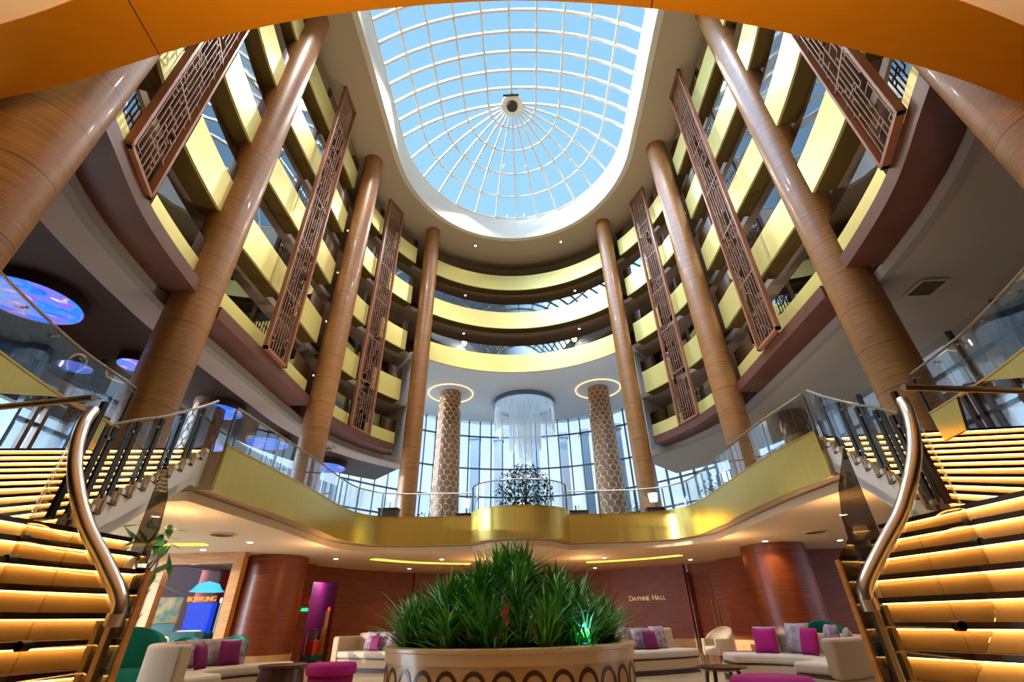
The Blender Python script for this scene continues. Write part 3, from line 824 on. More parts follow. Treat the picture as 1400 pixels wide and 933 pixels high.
for k in (1, 2, 3, 4):
    for side, nm in ((1, 'right'), (-1, 'left')):
        for yy, w in ((17.2, 'rear'), (10.8, 'near')):
            p = ring_seg(1.9, cut(side, yy, yy+.4)[0], cut(side, yy, yy+.4)[1])[0]
            downlight(p[0], p[1], ZB[k]+.09, '%s corridor downlight, %s one, under gallery slab %d' % ({'left': 'arcade side', 'right': 'DAPHNE HALL side'}[nm], w, k+1), 22, .05, 'warmlens', 'gallery downlights')

# lounge ceiling coves (long yellow-lit slots)
for i, (P, lb) in enumerate([([(-5.2, 16.6), (-4.4, 17.6), (-3.4, 18.3), (-2.2, 18.8)], 'yellow cove slot in the ceiling left of the plants'),
                             ([(2.2, 19.2), (3.2, 18.9), (4.3, 18.4), (5.3, 17.6)], 'yellow cove slot in the ceiling right of the plants'),
                             ([(-11.5, 12.3), (-10.0, 12.4), (-8.4, 12.6)], 'yellow cove slot in the ceiling before the arcade')]):
    pp = catmull(P, 5)
    mb = wallstrip(pp, -.16, .16, 2.925, 2.948)
    o = mb.build('cove_light', M['cove'], None); tag(o, lb, 'light', 'yellow ceiling coves')

# ------------------------------------------------------------------ lounge walls
AC = (0, 14.6); RW = 8.7
def arcwall(a0, a1, r0, r1, z0, z1, m, name, n_=16):
    pts = [R(a0+(a1-a0)*i/n_) for i in range(n_+1)]
    mb = MB().loft([[(AC[0]+r*math.cos(a), AC[1]+r*math.sin(a), z) for r, z in ((r0, z0), (r0, z1), (r1, z1), (r1, z0))] for a in pts])
    return struct(mb.build(name, m, smooth=True))
arcwall(44.5, 66, RW, RW+.2, .4, 2.95, M['wallwood'], 'wall_lounge_right')
arcwall(66.2, 132, RW+.25, RW+.4, 0, 2.95, M['wallwood'], 'wall_lounge_back')
arcwall(44.5, 66, RW-.02, RW+.2, 0, .4, M['marble'], 'baseboard_right')
for a0, a1 in ((96, 99), (112, 115), (121, 124)):
    arcwall(a0, a1, RW+.1, RW+.26, 0, 2.95, M['pierwood'], 'trim_%d' % n, 4); n += 1
arcwall(33.5, 44.3, RW+.32, RW+.5, 2.6, 2.95, M['wallwood'], 'wall_over_door', 6)
arcwall(10, 33.5, RW-.15, RW+.3, .4, 2.95, M['wallwood'], 'wall_lounge_right_pier', 8)
arcwall(10, 33.5, RW-.17, RW+.3, 0, .4, M['marble'], 'baseboard_right_pier', 8)
# hall door
dr = thing('door', 'tall wooden double door with long brass pulls beside the hall lettering', 'door', (AC[0]+(RW+.4)*math.cos(R(39)), AC[1]+(RW+.4)*math.sin(R(39)), 0), R(39+90))
struct(dr); dr.name = 'door_1'
for sx in (-1, 1):
    lf = MB().box((sx*.41, 0, 1.3), (.8, .06, 2.58)).build('door_leaf', M['wallwood'], dr)
    MB().tube([(sx*.09, .07, .55), (sx*.09, .07, 1.65)], .016, 8).build('pull_handle', M['goldtrim'], lf, True)
mb = MB(); mb.box((-.87, .02, 1.31), (.12, .2, 2.62)); mb.box((.87, .02, 1.31), (.12, .2, 2.62)); mb.box((0, .02, 2.62), (1.86, .2, .08)); mb.build('frame', M['pierwood'], dr)
# lettering
def text(body, size, loc, rot, m, name, label, cat='sign', extr=.012, parent=None, align='CENTER'):
    cu = bpy.data.curves.new(name, 'FONT'); cu.body = body; cu.size = size; cu.extrude = extr; cu.align_x = align; cu.resolution_u = 3
    tmp = bpy.data.objects.new(name, cu); COL.objects.link(tmp)
    dg = bpy.context.evaluated_depsgraph_get(); me = bpy.data.meshes.new_from_object(tmp.evaluated_get(dg))
    COL.objects.unlink(tmp); bpy.data.objects.remove(tmp)
    o = bpy.data.objects.new(name, me); COL.objects.link(o); me.materials.clear(); me.materials.append(m)
    o.location = loc; o.rotation_euler = rot
    if parent: o.parent = parent
    elif label: tag(o, label, cat)
    return o
def wall_pt(a, r): return (AC[0]+r*math.cos(R(a)), AC[1]+r*math.sin(R(a)))
sg = thing('wall_sign', 'gold DAPHNE HALL letters on the wood wall', 'sign', (*wall_pt(56.4, RW-.03), 1.72), R(56.4-90))
x_ = -.76
for word in ('DAPHNE', 'HALL'):
    for i, c_ in enumerate(word):
        s_ = .27 if i == 0 else .215
        o = text(c_, s_, (x_, 0, 0), (PI/2, 0, 0), M['signgold'], 'letter', None, parent=sg, align='LEFT')
        x_ += o.dimensions.x+.028
    x_ += .1
# wooden piers
for sx, lb in ((-1, 'thick wooden pier in the lounge beside the arcade window'), (1, 'thick wooden pier in the lounge beside the hall door')):
    px = -7.95 if sx < 0 else 7.55
    t = thing('wooden_pier', lb, 'pier', (px, 15.7, 0))
    MB().lathe([(.9, .4), (.9, 2.94)], n=48).build('shaft', M['pierwood'], t, True)
    MB().lathe([(.93, 0), (.93, .4)], n=48).build('marble_base', M['marble'], t, True)
mb = MB(); mb.box((12.4, 16.9, 1.68), (6.6, .2, 2.55)); struct(mb.build('wall_lounge_far_right', M['wallwood']))
mb = MB(); mb.box((12.4, 16.89, .2), (6.6, .22, .4)); struct(mb.build('baseboard_far_right', M['marble']))
# left: pier flank with signs, doorway to the play room, arcade shop front
arcwall(156, 163, RW-.3, RW-.05, 0, 2.95, M['pierwood'], 'wall_lounge_left', 8)
arcwall(132, 146.5, RW+.05, RW+.3, 0, 2.95, M['pierwood'], 'wall_doorway_right', 4)
arcwall(146.5, 156, RW-.05, RW+.2, 2.45, 2.95, M['pierwood'], 'wall_over_doorway', 4)
M['purplewall'] = mat('purple room wall', (150, 30, 110), .6)
M['bluewall'] = mat('blue grey room wall', (74, 90, 110), .6)
M['shopred'] = mat('shop red wall', (150, 26, 18), .6)
M['tealpaint'] = mat('dark teal paint', (16, 90, 70), .5)
M['orange'] = mat('orange paint', (232, 146, 40), .5)
M['redplastic'] = mat('red plastic', (196, 36, 26), .35)
M['yellowplastic'] = mat('yellow plastic', (232, 186, 34), .4)
M['bluescreen'] = emit('blue arcade screen', (24, 60, 210), .9)
M['cyan'] = emit('cyan arcade light', (70, 200, 220), .9)
M['neon'] = emit('neon blue trim', (70, 110, 255), 2.5)
M['orangelit'] = emit('orange lit lettering', (250, 150, 30), 1.2)
M['greenlit'] = emit('green lamp', (30, 220, 140), 1.5)
M['redlit'] = emit('red lamp', (250, 60, 30), 1.5)
M['whitelit'] = emit('white lamp', (230, 240, 250), 1.2)
# play room behind the doorway
mb = MB()
pa, pb = wall_pt(146.5, RW+.2), wall_pt(139.5, RW+.3)
mb.bar((-8.15, 18.75, 1.45), (-8.62, 22.4, 1.45), .1, 2.9); struct(mb.build('wall_playroom_left', M['purplewall']))
mb = MB(); mb.box((-8.2, 22.5, 1.4), (4.2, .12, 2.8)); struct(mb.build('wall_playroom_back', M['bluewall']))
mb = MB(); mb.bar((-7.28, 19.8, 1.45), (-7.75, 22.4, 1.45), .1, 2.9); struct(mb.build('wall_playroom_right', M['bluewall']))
t = thing('kiddie_ride', 'red kiddie ride with dark seat inside the purple room', 'ride', (-7.78, 19.3, 0), R(-20))
MB().box((0, 0, .12), (.5, .6, .16)).build('base', M['tealpaint'], t, bevel=.03)
MB().lathe([(.0, .2), (.2, .2), (.24, .4), (.2, .62), (0, .66)], n=20).build('body', M['redplastic'], t, True)
MB().box((-.2, .15, .62), (.1, .3, .6)).build('seat_back', M['bluewall'], t, bevel=.04)
MB().tube([(.1, -.1, .6), (.1, -.1, .95), (-.08, -.1, 1.0)], .02, 8).build('handle', M['redplastic'], t, True)
for sx in (-1, 1): MB().tube([(sx*.2, -.2, .2), (sx*.2, -.2, .85)], .02, 8).build('rail', M['yellowplastic'], t, True)
t = thing('arcade_machine', 'yellow arcade machine with coloured lamps inside the purple room', 'arcade machine', (-7.66, 20.4, 0), R(-20))
MB().box((0, 0, .5), (.5, .5, 1.0)).build('cabinet', M['yellowplastic'], t, bevel=.03)
mb = MB(); mb.box((-.2, 0, 1.25), (.07, .4, .6)); mb.box((.2, 0, 1.25), (.07, .4, .6)); mb.build('frame', M['yellowplastic'], t)
MB().box((0, .1, 1.2), (.34, .06, .46)).build('screen', M['bluescreen'], t)
for q, m_ in ((-.15, 'redlit'), (0, 'whitelit'), (.16, 'greenlit')): MB().lathe([(0, -.07), (.07, -.03), (.07, .03), (0, .07)], (q, -.1, 1.62), 12).build('lamp', M[m_], t, True)
# signs on the pier flank
sp = wall_pt(157.5, RW-.34)
t = thing('wall_sign', 'small red sign with a gold figure beside the play room doorway', 'sign', (*sp, 1.82), R(157.5-90))
MB().box((0, .01, 0), (.22, .02, .17)).build('plate', M['redplastic'], t)
MB().lathe([(0, -.1), (.02, -.1), (.02, .03), (0, .03)], (.15, -.01, .02), 10).build('figure_body', M['signgold'], t); MB().lathe([(0, .05), (.025, .075), (0, .1)], (.15, -.01, .02), 10).build('figure_head', M['signgold'], t)
text('AND', .14, (*wall_pt(157.5, RW-.36), 1.5), (PI/2, 0, R(157.5-90)), M['greenlit'], 'wall_sign', 'small green AND lettering beside the play room doorway')
# arcade shop front
YF = 14.3
def fr_box(x0, x1, z0, z1, m, name, y=YF, d=.2): 
    mb = MB(); mb.box(((x0+x1)/2, y, (z0+z1)/2), (x1-x0, d, z1-z0)); return struct(mb.build(name, m))
fr_box(-11.2, -10.72, 0, 2.95, M['pierwood'], 'wall_shop_middle', YF, .3)
fr_box(-16.5, -13.2, 0, 2.95, M['wallwood'], 'wall_shop_left')
def shopwin(name, x0, x1):
    g = MB(); g.box(((x0+x1)/2, YF, 1.4), (x1-x0-.4, .012, 2.5)); o = struct(g.build(name, M['shopglass']))
    f_ = MB()
    f_.box((x0+.14, YF, 1.475), (.28, .24, 2.95)); f_.box((x1-.14, YF, 1.475), (.28, .24, 2.95)); f_.box(((x0+x1)/2, YF, 2.8), (x1-x0-.56, .24, .3)); f_.box(((x0+x1)/2, YF, .08), (x1-x0-.56, .24, .16))
    f_ = f_.build('frame', M['lightwood']); f_.parent = o
shopwin('window_5', -10.72, -8.2); shopwin('window_6', -13.2, -11.2)
mb = MB(); mb.box((-11.9, 19.0, 1.48), (4.9, .15, 2.95)); struct(mb.build('wall_shop_back', M['shopred']))
mb = MB(); mb.bar((-8.7, 14.6, 1.48), (-9.55, 19, 1.48), .1, 2.9); struct(mb.build('wall_shop_side', M['shopred']))
mb = MB(); mb.box((-12.4, 16.6, 1.48), (.1, 4.4, 2.95)); struct(mb.build('wall_shop_divider', M['shopred']))
t = thing('arcade_machine', 'bowling arcade machine with blue screen behind the shop window', 'arcade machine', (-10.2, 15.9, 0))
MB().box((0, 0, .5), (.75, .8, 1.0)).build('cabinet', M['tealpaint'], t, bevel=.03)
MB().box((0, .15, 1.35), (.8, .16, .8)).build('screen', M['bluescreen'], t)
text('BOWLING', .2, (0, .02, 1.78), (PI/2, 0, 0), M['orangelit'], 'marquee_lettering', None, parent=t)
mb = MB(); mb.lathe([(0, .3), (.3, .22), (.42, .05), (.5, 0), (0, -.02)], (0, .15, 2.05), 24); mb.build('topper', M['cyan'], t, True)
MB().box((0, -.25, .95), (.7, .25, .05), 0, Matrix.Rotation(R(25), 4, 'X')).build('control_panel', M['whitelit'], t)
for sx in (-1, 1): MB().tube([(sx*.42, -.42, .35), (sx*.5, -.45, .55), (sx*.42, -.45, .78)], .02, 8).build('neon_trim', M['neon'], t, True)
MB().box((0, -.43, .56), (.6, .03, .3)).build('front_light', M['cyan'], t)
for i, x in enumerate((-9.78, -9.85)):
    t = thing('arcade_machine', ('pale cyan crane machine right of the bowling arcade machine', 'cyan prize machine behind the crane machine in the shop window')[i], 'arcade machine', (x+.16, 16.6+i*.95, 0))
    MB().box((0, 0, .45), (.5, .5, .9)).build('cabinet', M['tealpaint'], t, bevel=.02)
    MB().box((0, 0, 1.35), (.46, .46, .8)).build('lit_case', M['cyan'], t)
    MB().box((0, 0, 1.82), (.52, .52, .14)).build('roof', M['whitelit'], t, bevel=.02)
t = thing('display_board', 'green and orange painted board beside the bowling arcade machine', 'board', (-11.02, 15.6, 0))
M['poster'] = mat('painted panel print', (206, 150, 44), .5, 0, .4, 0, 5, (1, 1, 1), (30, 110, 80))
MB().box((.0, 0, .6), (.92, .08, 1.2)).build('lower_board', M['tealpaint'], t)
MB().box((0, 0, 1.55), (.92, .08, .7)).build('upper_board', M['poster'], t, bevel=.05)
for q in (-.32, 0, .32): MB().lathe([(.1, -.01), (.14, -.01), (.14, .01), (.1, .01)], (0, 0, 0), 20, True).build('ring', M['signgold'], t).matrix_local = Matrix.Translation((q, -.06, .75)) @ Matrix.Rotation(PI/2, 4, 'X')
t = thing('display_shelf', 'dark shelf with crossed pale bars behind the narrow shop window', 'shelf', (-12.0, 15.2, 0))
MB().box((0, .12, 1.0), (.9, .2, 1.9)).build('cabinet', M['dark'], t)
mb = MB(); mb.bar((-.3, -.03, .4), (.2, -.03, 1.7), .05, .04); mb.bar((.35, -.03, 1.7), (-.25, -.03, .5), .05, .04); mb.build('crossed_bars', M['lightwood'], t)
mb = MB()
for z in (.45, .9, 1.4): mb.box((0, -.05, z), (.9, .16, .025))
mb.build('shelf_board', M['lightwood'], t)
mb = MB(); mb.box((0, .01, 1.62), (.7, .02, .3)); mb.build('label_strip', M['poster'], t)

# ------------------------------------------------------------------ furniture
def arc_pts(c, r, a0, a1, n_): return [(c[0]+r*math.cos(R(a0+(a1-a0)*i/n_)), c[1]+r*math.sin(R(a0+(a1-a0)*i/n_))) for i in range(n_+1)]
def arc_block(r0, r1, z0, z1, a0, a1, n_=16, zf=None):
    secs = []
    for i in range(n_+1):
        a = R(a0+(a1-a0)*i/n_); c_, s_ = math.cos(a), math.sin(a)
        secs.append([(r0*c_, r0*s_, z0), (r0*c_, r0*s_, z1), (r1*c_, r1*s_, zf or z1), (r1*c_, r1*s_, z0)])
    return MB().loft(secs)
def sofa(c, rin, rout, a0, a1, label, inner_seat=True, hb=.88, ba=None):
    t = thing('curved_sofa', label, 'sofa', (*c, 0), 0, 'curved cream sofas')
    if inner_seat: s0, s1, b0, b1 = rin, rout-.2, rout-.22, rout
    else: s0, s1, b0, b1 = rin+.2, rout, rin, rin+.22
    arc_block(min(s0, b0)+.06, max(s1, b1)-.06, .0, .09, a0, a1).build('plinth', M['dark'], t)
    arc_block(min(s0, b0)+.02, max(s1, b1)-.02, .09, .28, a0, a1).build('body', M['sofa'], t, True, .03)
    arc_block(s0+.03 if inner_seat else s0, s1 if inner_seat else s1-.03, .28, .31, a0, a1).build('seam_band', M['dark'], t)
    arc_block(s0, s1, .31, .46, a0, a1).build('seat_cushion', M['sofawhite'], t, True, .05)
    arc_block(b0, b1, .28, hb, *(ba or (a0, a1))).build('backrest', M['sofa'], t, True, .05)
    return t
def pillow(name, m, x, y, z, w, rz, tilt, label, group):
    n_ = 10; mb = MB(); vs = []; fs = []
    for sgn in (1, -1):
        for i in range(n_+1):
            for j in range(n_+1):
                u, v = i/n_*2-1, j/n_*2-1
                th = .16*w*2*((1-u**4)*(1-v**4))**.55
                pin = 1-.07*(1-abs(u*v))*(abs(u)**3+abs(v)**3)*.6
                vs.append((u*w/2*pin, sgn*th/2, v*w/2*pin+w/2))
    K = (n_+1)**2
    for sgn in (0, 1):
        for i in range(n_):
            for j in range(n_):
                q = (sgn*K+i*(n_+1)+j, sgn*K+(i+1)*(n_+1)+j, sgn*K+(i+1)*(n_+1)+j+1, sgn*K+i*(n_+1)+j+1)
                fs.append(q if sgn == 0 else q[::-1])
    mb.add(vs, fs); o = mb.build(name, m, None, True, 0, 80, (x, y, z))
    o.rotation_euler = (R(tilt), 0, rz); tag(o, label, 'cushion', group); return o
SL = (-4.7, 9.85); SR = (3.9, 10.1)
sofa(SL, 1.0, 1.92, 100, 254, 'curved cream sofa beside the staircase on the arcade side', ba=(135, 254.5))
sofa(SR, 1.0, 1.92, -73, 86, 'curved cream sofa with bright plum cushions before the wood wall pier', ba=(-73.5, 60), hb=.79)
S2 = (-2.55, 19.2); sofa(S2, 4.1, 5.0, 235, 272, 'curved cream sofa in front of the purple doorway', False)
S3_ = (1.0, 17.2); sofa(S3_, 4.0, 4.9, 262, 308, 'curved cream sofa in front of the DAPHNE HALL wall', False)
# arm end of the sofa in front of the purple doorway
t = MB().box((0, 0, .45), (.28, .95, .72)).build('armrest', M['sofa'], bpy.data.objects['curved_sofa.002'], True, .06)
t.location = (4.55*math.cos(R(234)), 4.55*math.sin(R(234)), 0); t.rotation_euler = (0, 0, R(234-90)); t['label'] = 'cream panel at the sofa end'
def on_arc(c, r, a, side_off=0): return (c[0]+r*math.cos(R(a)), c[1]+r*math.sin(R(a)))
def pil(c, r, a, w, m, inner, label, z=.46, twist=0, tilt=14):
    x, y = on_arc(c, r, a)
    rz = R(a+90+twist) if inner else R(a-90+twist)
    # local -Y of a pillow faces the sitter; tilting leans its top to the backrest
    rz = R(a-90+twist) if inner else R(a+90+twist)
    return pillow('cushion', M[m], x, y, z, w, rz, -tilt, label, 'sofa cushions')
pil(SL, 1.42, 200, .46, 'pattern', True, 'printed pink and grey cushion beside the end panel, sofa on the arcade side')
pil(SL, 1.56, 172, .46, 'pattern', True, 'printed cushion half hidden behind the dark plum one, sofa on the arcade side')
pil(SL, 1.22, 184, .38, 'purple', True, 'dark plum cushion seen edge-on near the end panel, sofa on the arcade side')
pil(SL, 1.56, 158, .46, 'pattern2', True, 'grey printed cushion in the middle of the sofa on the arcade side')
pil(SL, 1.34, 149, .42, 'purple', True, 'plum velvet cushion on the open seat of the sofa on the arcade side')
pil(SL, 1.56, 142, .44, 'pattern', True, 'printed cushion directly behind the plum one, sofa on the arcade side')
pil(SR, 1.54, 54, .46, 'pattern2', True, 'grey cushion at the far end of the sofa with bright plum cushions')
pil(SR, 1.24, 52, .44, 'magenta', True, 'large bright plum cushion on the front sofa near the wood pier')
pil(SR, 1.48, 30, .52, 'pattern2', True, 'tall grey cushion between two bright plum cushions')
pil(SR, 1.26, 12, .44, 'magenta', True, 'upright plum cushion beside the tall grey cushion')
pil(SR, 1.4, -8, .5, 'pattern', True, 'dark floral cushion near the end panel of the sofa with bright plum cushions')
pil(SR, 1.54, -26, .46, 'pattern2', True, 'floral grey cushion peeking over the end panel of the sofa with bright plum cushions')
pil(S2, 4.42, 243, .46, 'pattern', False, 'printed cushion at the arm end of the sofa in front of the purple doorway')
pil(S2, 4.42, 250.5, .46, 'pattern', False, 'printed cushion behind plum cushion on the sofa in front of the purple doorway')
pil(S2, 4.6, 247, .36, 'purple', False, 'plum cushion on the sofa in front of the purple doorway')
pil(S2, 4.42, 258, .44, 'pattern2', False, 'printed cushion next to the planter on the sofa in front of the purple doorway')
pil(S3_, 4.3, 276, .46, 'pattern', False, 'printed cushion next to the planter on the DAPHNE HALL sofa')
pil(S3_, 4.5, 280, .36, 'purple', False, 'plum cushion next to the planter on the DAPHNE HALL sofa')
pil(S3_, 4.3, 285, .48, 'pattern', False, 'floral cushion in the middle of the DAPHNE HALL sofa')
pil(S3_, 4.3, 292, .46, 'pattern', False, 'printed cushion behind the open plum one on the DAPHNE HALL sofa')
pil(S3_, 4.5, 294.5, .38, 'purple', False, 'plum cushion away from the planter on the DAPHNE HALL sofa')
pil(S3_, 4.32, 300, .48, 'pattern', False, 'floral cushion at the armchair end of the DAPHNE HALL sofa')

def armchair(x, y, rz, m, label, s=1.0, group=None):
    t = thing('armchair', label, 'armchair', (x, y, 0), rz, group)
    MB().box((0, -.02, .33), (.56*s, .56*s, .2)).build('seat', M[m], t, True, .05)
    # wrap-around back sweeping down into the arms (open towards -Y)
    secs = []
    for i in range(21):
        a = R(-60+300*i/20); f_ = max(0, math.cos(a-R(90)))
        zt = (.56+.26*f_**.8)*s**.8
        r0, r1 = .3*s, .38*s
        sy = 1.0
        secs.append([(r0*math.cos(a), r0*math.sin(a)*sy, .24), (r0*math.cos(a), r0*math.sin(a)*sy, zt), (r1*math.cos(a), r1*math.sin(a)*sy+.04*f_, zt), (r1*math.cos(a), r1*math.sin(a)*sy, .22)])
    MB().loft(secs).build('backrest', M[m], t, True, .025)
    for sx in (-1, 1):
        for sy in (-1, 1): MB().tube([(sx*.24*s, sy*.24*s, 0), (sx*.22*s, sy*.22*s, .25)], [.014, .024], 8).build('leg', M['dark'], t, True)
    return t
armchair(5.05, 15.0, R(-60), 'sofa', 'cream armchair between the DAPHNE HALL sofa and the hall door', 1.08)
armchair(3.2, 16.6, R(0), 'sofa', 'cream armchair seen behind the DAPHNE HALL sofa')
armchair(-4.6, 17.0, R(10), 'sofa', 'cream armchair seen behind the sofa before the purple doorway')
armchair(-7.95, 10.75, R(50), 'teal', 'large teal armchair beside the stair rail on the arcade side', 1.5)
armchair(-8.4, 12.9, R(20), 'teal', 'teal armchair in front of the arcade window, beside the big teal one', 1.15, )
armchair(-7.3, 12.9, R(0), 'teal', 'teal armchair in front of the arcade window, beside the wooden pier', 1.15)
armchair(6.9, 12.9, R(-20), 'teal', 'teal armchair behind the sofa with bright plum cushions', 1.25)
armchair(6.9, 10.4, R(-60), 'tealblue', 'blue-teal armchair squeezed between sofa end and stair rail', 1.2)
def pouf(x, y, r, h, label):
    t = thing('pouf', label, 'pouf', (x, y, 0), 0, 'magenta poufs')
    MB().lathe([(r*.86, .0), (r*.88, .05), (r*.9, h*.52)], n=40).build('base', M['magenta'], t, True)
    MB().lathe([(r*.88, h*.52), (r*.88, h*.56)], n=40).build('seam_band', M['purple'], t, True)
    MB().lathe([(r*.9, h*.56), (r, h*.62), (r, h*.9), (r*.94, h), (0, h)], n=40).build('cushion', M['magenta'], t, True, 0, 60)
pouf(-3.95, 10.9, .47, .45, 'magenta pouf behind the dark drum table')
pouf(3.05, 7.35, .5, .43, 'magenta pouf in front of the slanted-leg coffee table')
pouf(4.75, 12.6, .3, .42, 'small magenta pouf behind the sofa with bright plum cushions')
t = thing('coffee_table', 'dark round drum table in front of the sofa on the arcade side', 'table', (-4.42, 9.75, 0))
MB().lathe([(0, .47), (.4, .47), (.4, .51), (0, .51)], n=40).build('top', M['tablewood'], t, True)
MB().lathe([(.42, 0), (.36, .46), (0, .46)], n=40).build('drum', M['tablewood'], t, True)
t = thing('coffee_table', 'dark round coffee table with slanted legs right of the planter', 'table', (2.86, 8.55, 0))
MB().lathe([(0, .41), (.3, .41), (.36, .44), (.36, .46), (0, .46)], n=40).build('top', M['tablewood'], t, True)
for q in range(4):
    a = R(45+90*q); MB().tube([(.32*math.cos(a), .32*math.sin(a), 0), (.24*math.cos(a), .24*math.sin(a), .42)], [.02, .032], 8).build('leg', M['tablewood'], t, True)

# ------------------------------------------------------------------ planter and plants
PC = (-.32, 8.0); PR = 1.78; PZ = .83
pl = thing('planter', 'large round cream marble planter with a row of brown rings', 'planter', (*PC, 0))
MB().lathe([(PR-.04, 0), (PR-.04, .66)], n=72).build('body', M['marble'], pl, True)
MB().lathe([(PR-.015, .66), (PR-.015, .775)], n=72).build('border_band', M['marblelight'], pl, True)
MB().lathe([(PR, .775), (PR+.02, .785), (PR+.02, PZ-.01), (PR, PZ), (PR-.2, PZ), (PR-.2, .7)], n=72).build('rim', M['marblelight'], pl, True)
MB().lathe([(0, .74), (PR-.2, .74)], n=48).build('soil', M['soil'], pl)
NR = 32
for j in range(NR):
    a = 2*PI*j/NR; pts = []; rr = PR-.034
    mb = MB(); vs = []
    for q in range(28):
        b = 2*PI*q/28
        for r_ in (.108, .15):
            aa = a+r_*math.cos(b)/rr
            vs.append((rr*math.cos(aa), rr*math.sin(aa), .45+r_*math.sin(b)*1.15))
            vs.append(((rr-.01)*math.cos(aa), (rr-.01)*math.sin(aa), .45+r_*math.sin(b)*1.15))
    fs = []
    for q in range(28):
        o_ = q*4; p_ = ((q+1) % 28)*4
        fs += [(o_, o_+2, p_+2, p_), (o_, p_, p_+1, o_+1), (o_+2, o_+3, p_+3, p_+2)]
    mb.add(vs, fs); mb.build('ring_inlay', M['ringbrown'], pl)
def spiky(seed, nl, L0, wid):
    rnd = random.Random(seed); mb = MB()
    for i in range(nl):
        az = rnd.uniform(0, 2*PI); el = R(rnd.choice([rnd.uniform(60, 88), rnd.uniform(35, 75), rnd.uniform(20, 60)])); L_ = L0*rnd.uniform(.65, 1.1)
        d = Vector((math.cos(az)*math.cos(el), math.sin(az)*math.cos(el), math.sin(el))); sd = Vector((-math.sin(az), math.cos(az), 0))
        p = Vector((rnd.uniform(-.05, .05), rnd.uniform(-.05, .05), rnd.uniform(.0, .3))); droop = rnd.uniform(.1, .55)
        vs = []; nseg = 6
        for s in range(nseg+1):
            t_ = s/nseg; w = wid*(.55+1.6*t_*(1-t_)*1.2)*(1-t_**3) if s < nseg else .001
            q = p+d*L_*t_+Vector((math.cos(az), math.sin(az), -.8))*droop*L_*t_**2.4*.6
            vs += [q-sd*w/2, q+Vector((0, 0, -w*.16)), q+sd*w/2]
        fs = []
        for s in range(nseg):
            o_ = s*3; fs += [(o_, o_+1, o_+4, o_+3), (o_+1, o_+2, o_+5, o_+4)]
        mb.add(vs, fs)
    return mb
protos = []
for k, (nl, L0, w) in enumerate([(68, .62, .032), (78, .7, .036), (60, .6, .05), (72, .66, .028)]):
    protos.append((nl, L0, w))
rnd = random.Random(3)
spots = []
for ring_r, cnt, hh in ((0, 1, .85), (.32, 5, .76), (.7, 9, .55), (1.05, 13, .33), (1.36, 20, .08), (1.5, 14, -.06)):
    for j in range(cnt):
        a = 2*PI*(j+rnd.uniform(-.25, .25))/cnt+ring_r
        spots.append((PC[0]+ring_r*math.cos(a)+rnd.uniform(-.05, .05), PC[1]+ring_r*math.sin(a)+rnd.uniform(-.05, .05), hh*rnd.uniform(.85, 1.1)))
pm = []
for i, (x, y, hh) in enumerate(spots):
    k = i % 4
    if i < 4:
        t = thing('spiky_plant', 'green spiky-leaved plant in the big round marble planter', 'plant', (x, y, .74), 0, 'spiky plants in the planter')
        spiky(10+k, *protos[k]).build('foliage', M['leaf' if k % 2 == 0 else 'leaf2'], t)['kind'] = 'stuff'
        MB().tube([(0, 0, 0), (0, 0, .3)], [.028, .02], 7).build('stem', M['bark'], t, True)
        pm.append(t); t0 = t
    else:
        t0 = dup(pm[k], (x, y, .74), rnd.uniform(0, 6.28))
    st = [c for c in t0.children if c.name.startswith('stem')][0]; fo_ = [c for c in t0.children if c.name.startswith('foliage')][0]
    fo_.location = (0, 0, max(-.06, hh-.1)); st.scale = (1, 1, (hh+.2)/.3)
t = thing('coral_flower', 'coral red flower head on a stem in front of the spiky plants', 'flower', (PC[0]+.02, PC[1]-1.62, .74))
MB().tube([(0, 0, 0), (0, 0, .36)], .008, 6).build('stem', M['leaf2'], t, True)
mb = MB()
for i in range(16):
    a = 2*PI*i/16; zz = .27+.009*i
    mb.add([(0, 0, zz), (.03*math.cos(a+.4), .03*math.sin(a+.4), zz+.04), (.075*math.cos(a), .075*math.sin(a), zz+.12), (.03*math.cos(a-.4), .03*math.sin(a-.4), zz+.04)], [(0, 1, 2, 3)])
mb.build('bloom', M['flower'], t)
t2 = dup(t, (PC[0]+.03, PC[1]-1.58, 1.0), 1.0, 'small pink flower bud above the coral flower', .55)
t = thing('garden_spotlight', 'small bluish spotlight glowing among the leaves at the right of the planter', 'light', (PC[0]+1.0, PC[1]-1.18, .74))
MB().lathe([(.04, 0), (.05, .06), (.05, .1), (.0, .1)], n=16).build('body', M['darksteel'], t, True)
MB().lathe([(0, .101), (.042, .101), (.042, .105), (0, .105)], n=16).build('lens', M['cyan'], t)
lamp('POINT', 'garden_spotlight_lamp', (PC[0]+1.0, PC[1]-1.16, .93), 2.6, (.25, .95, .8), .04)

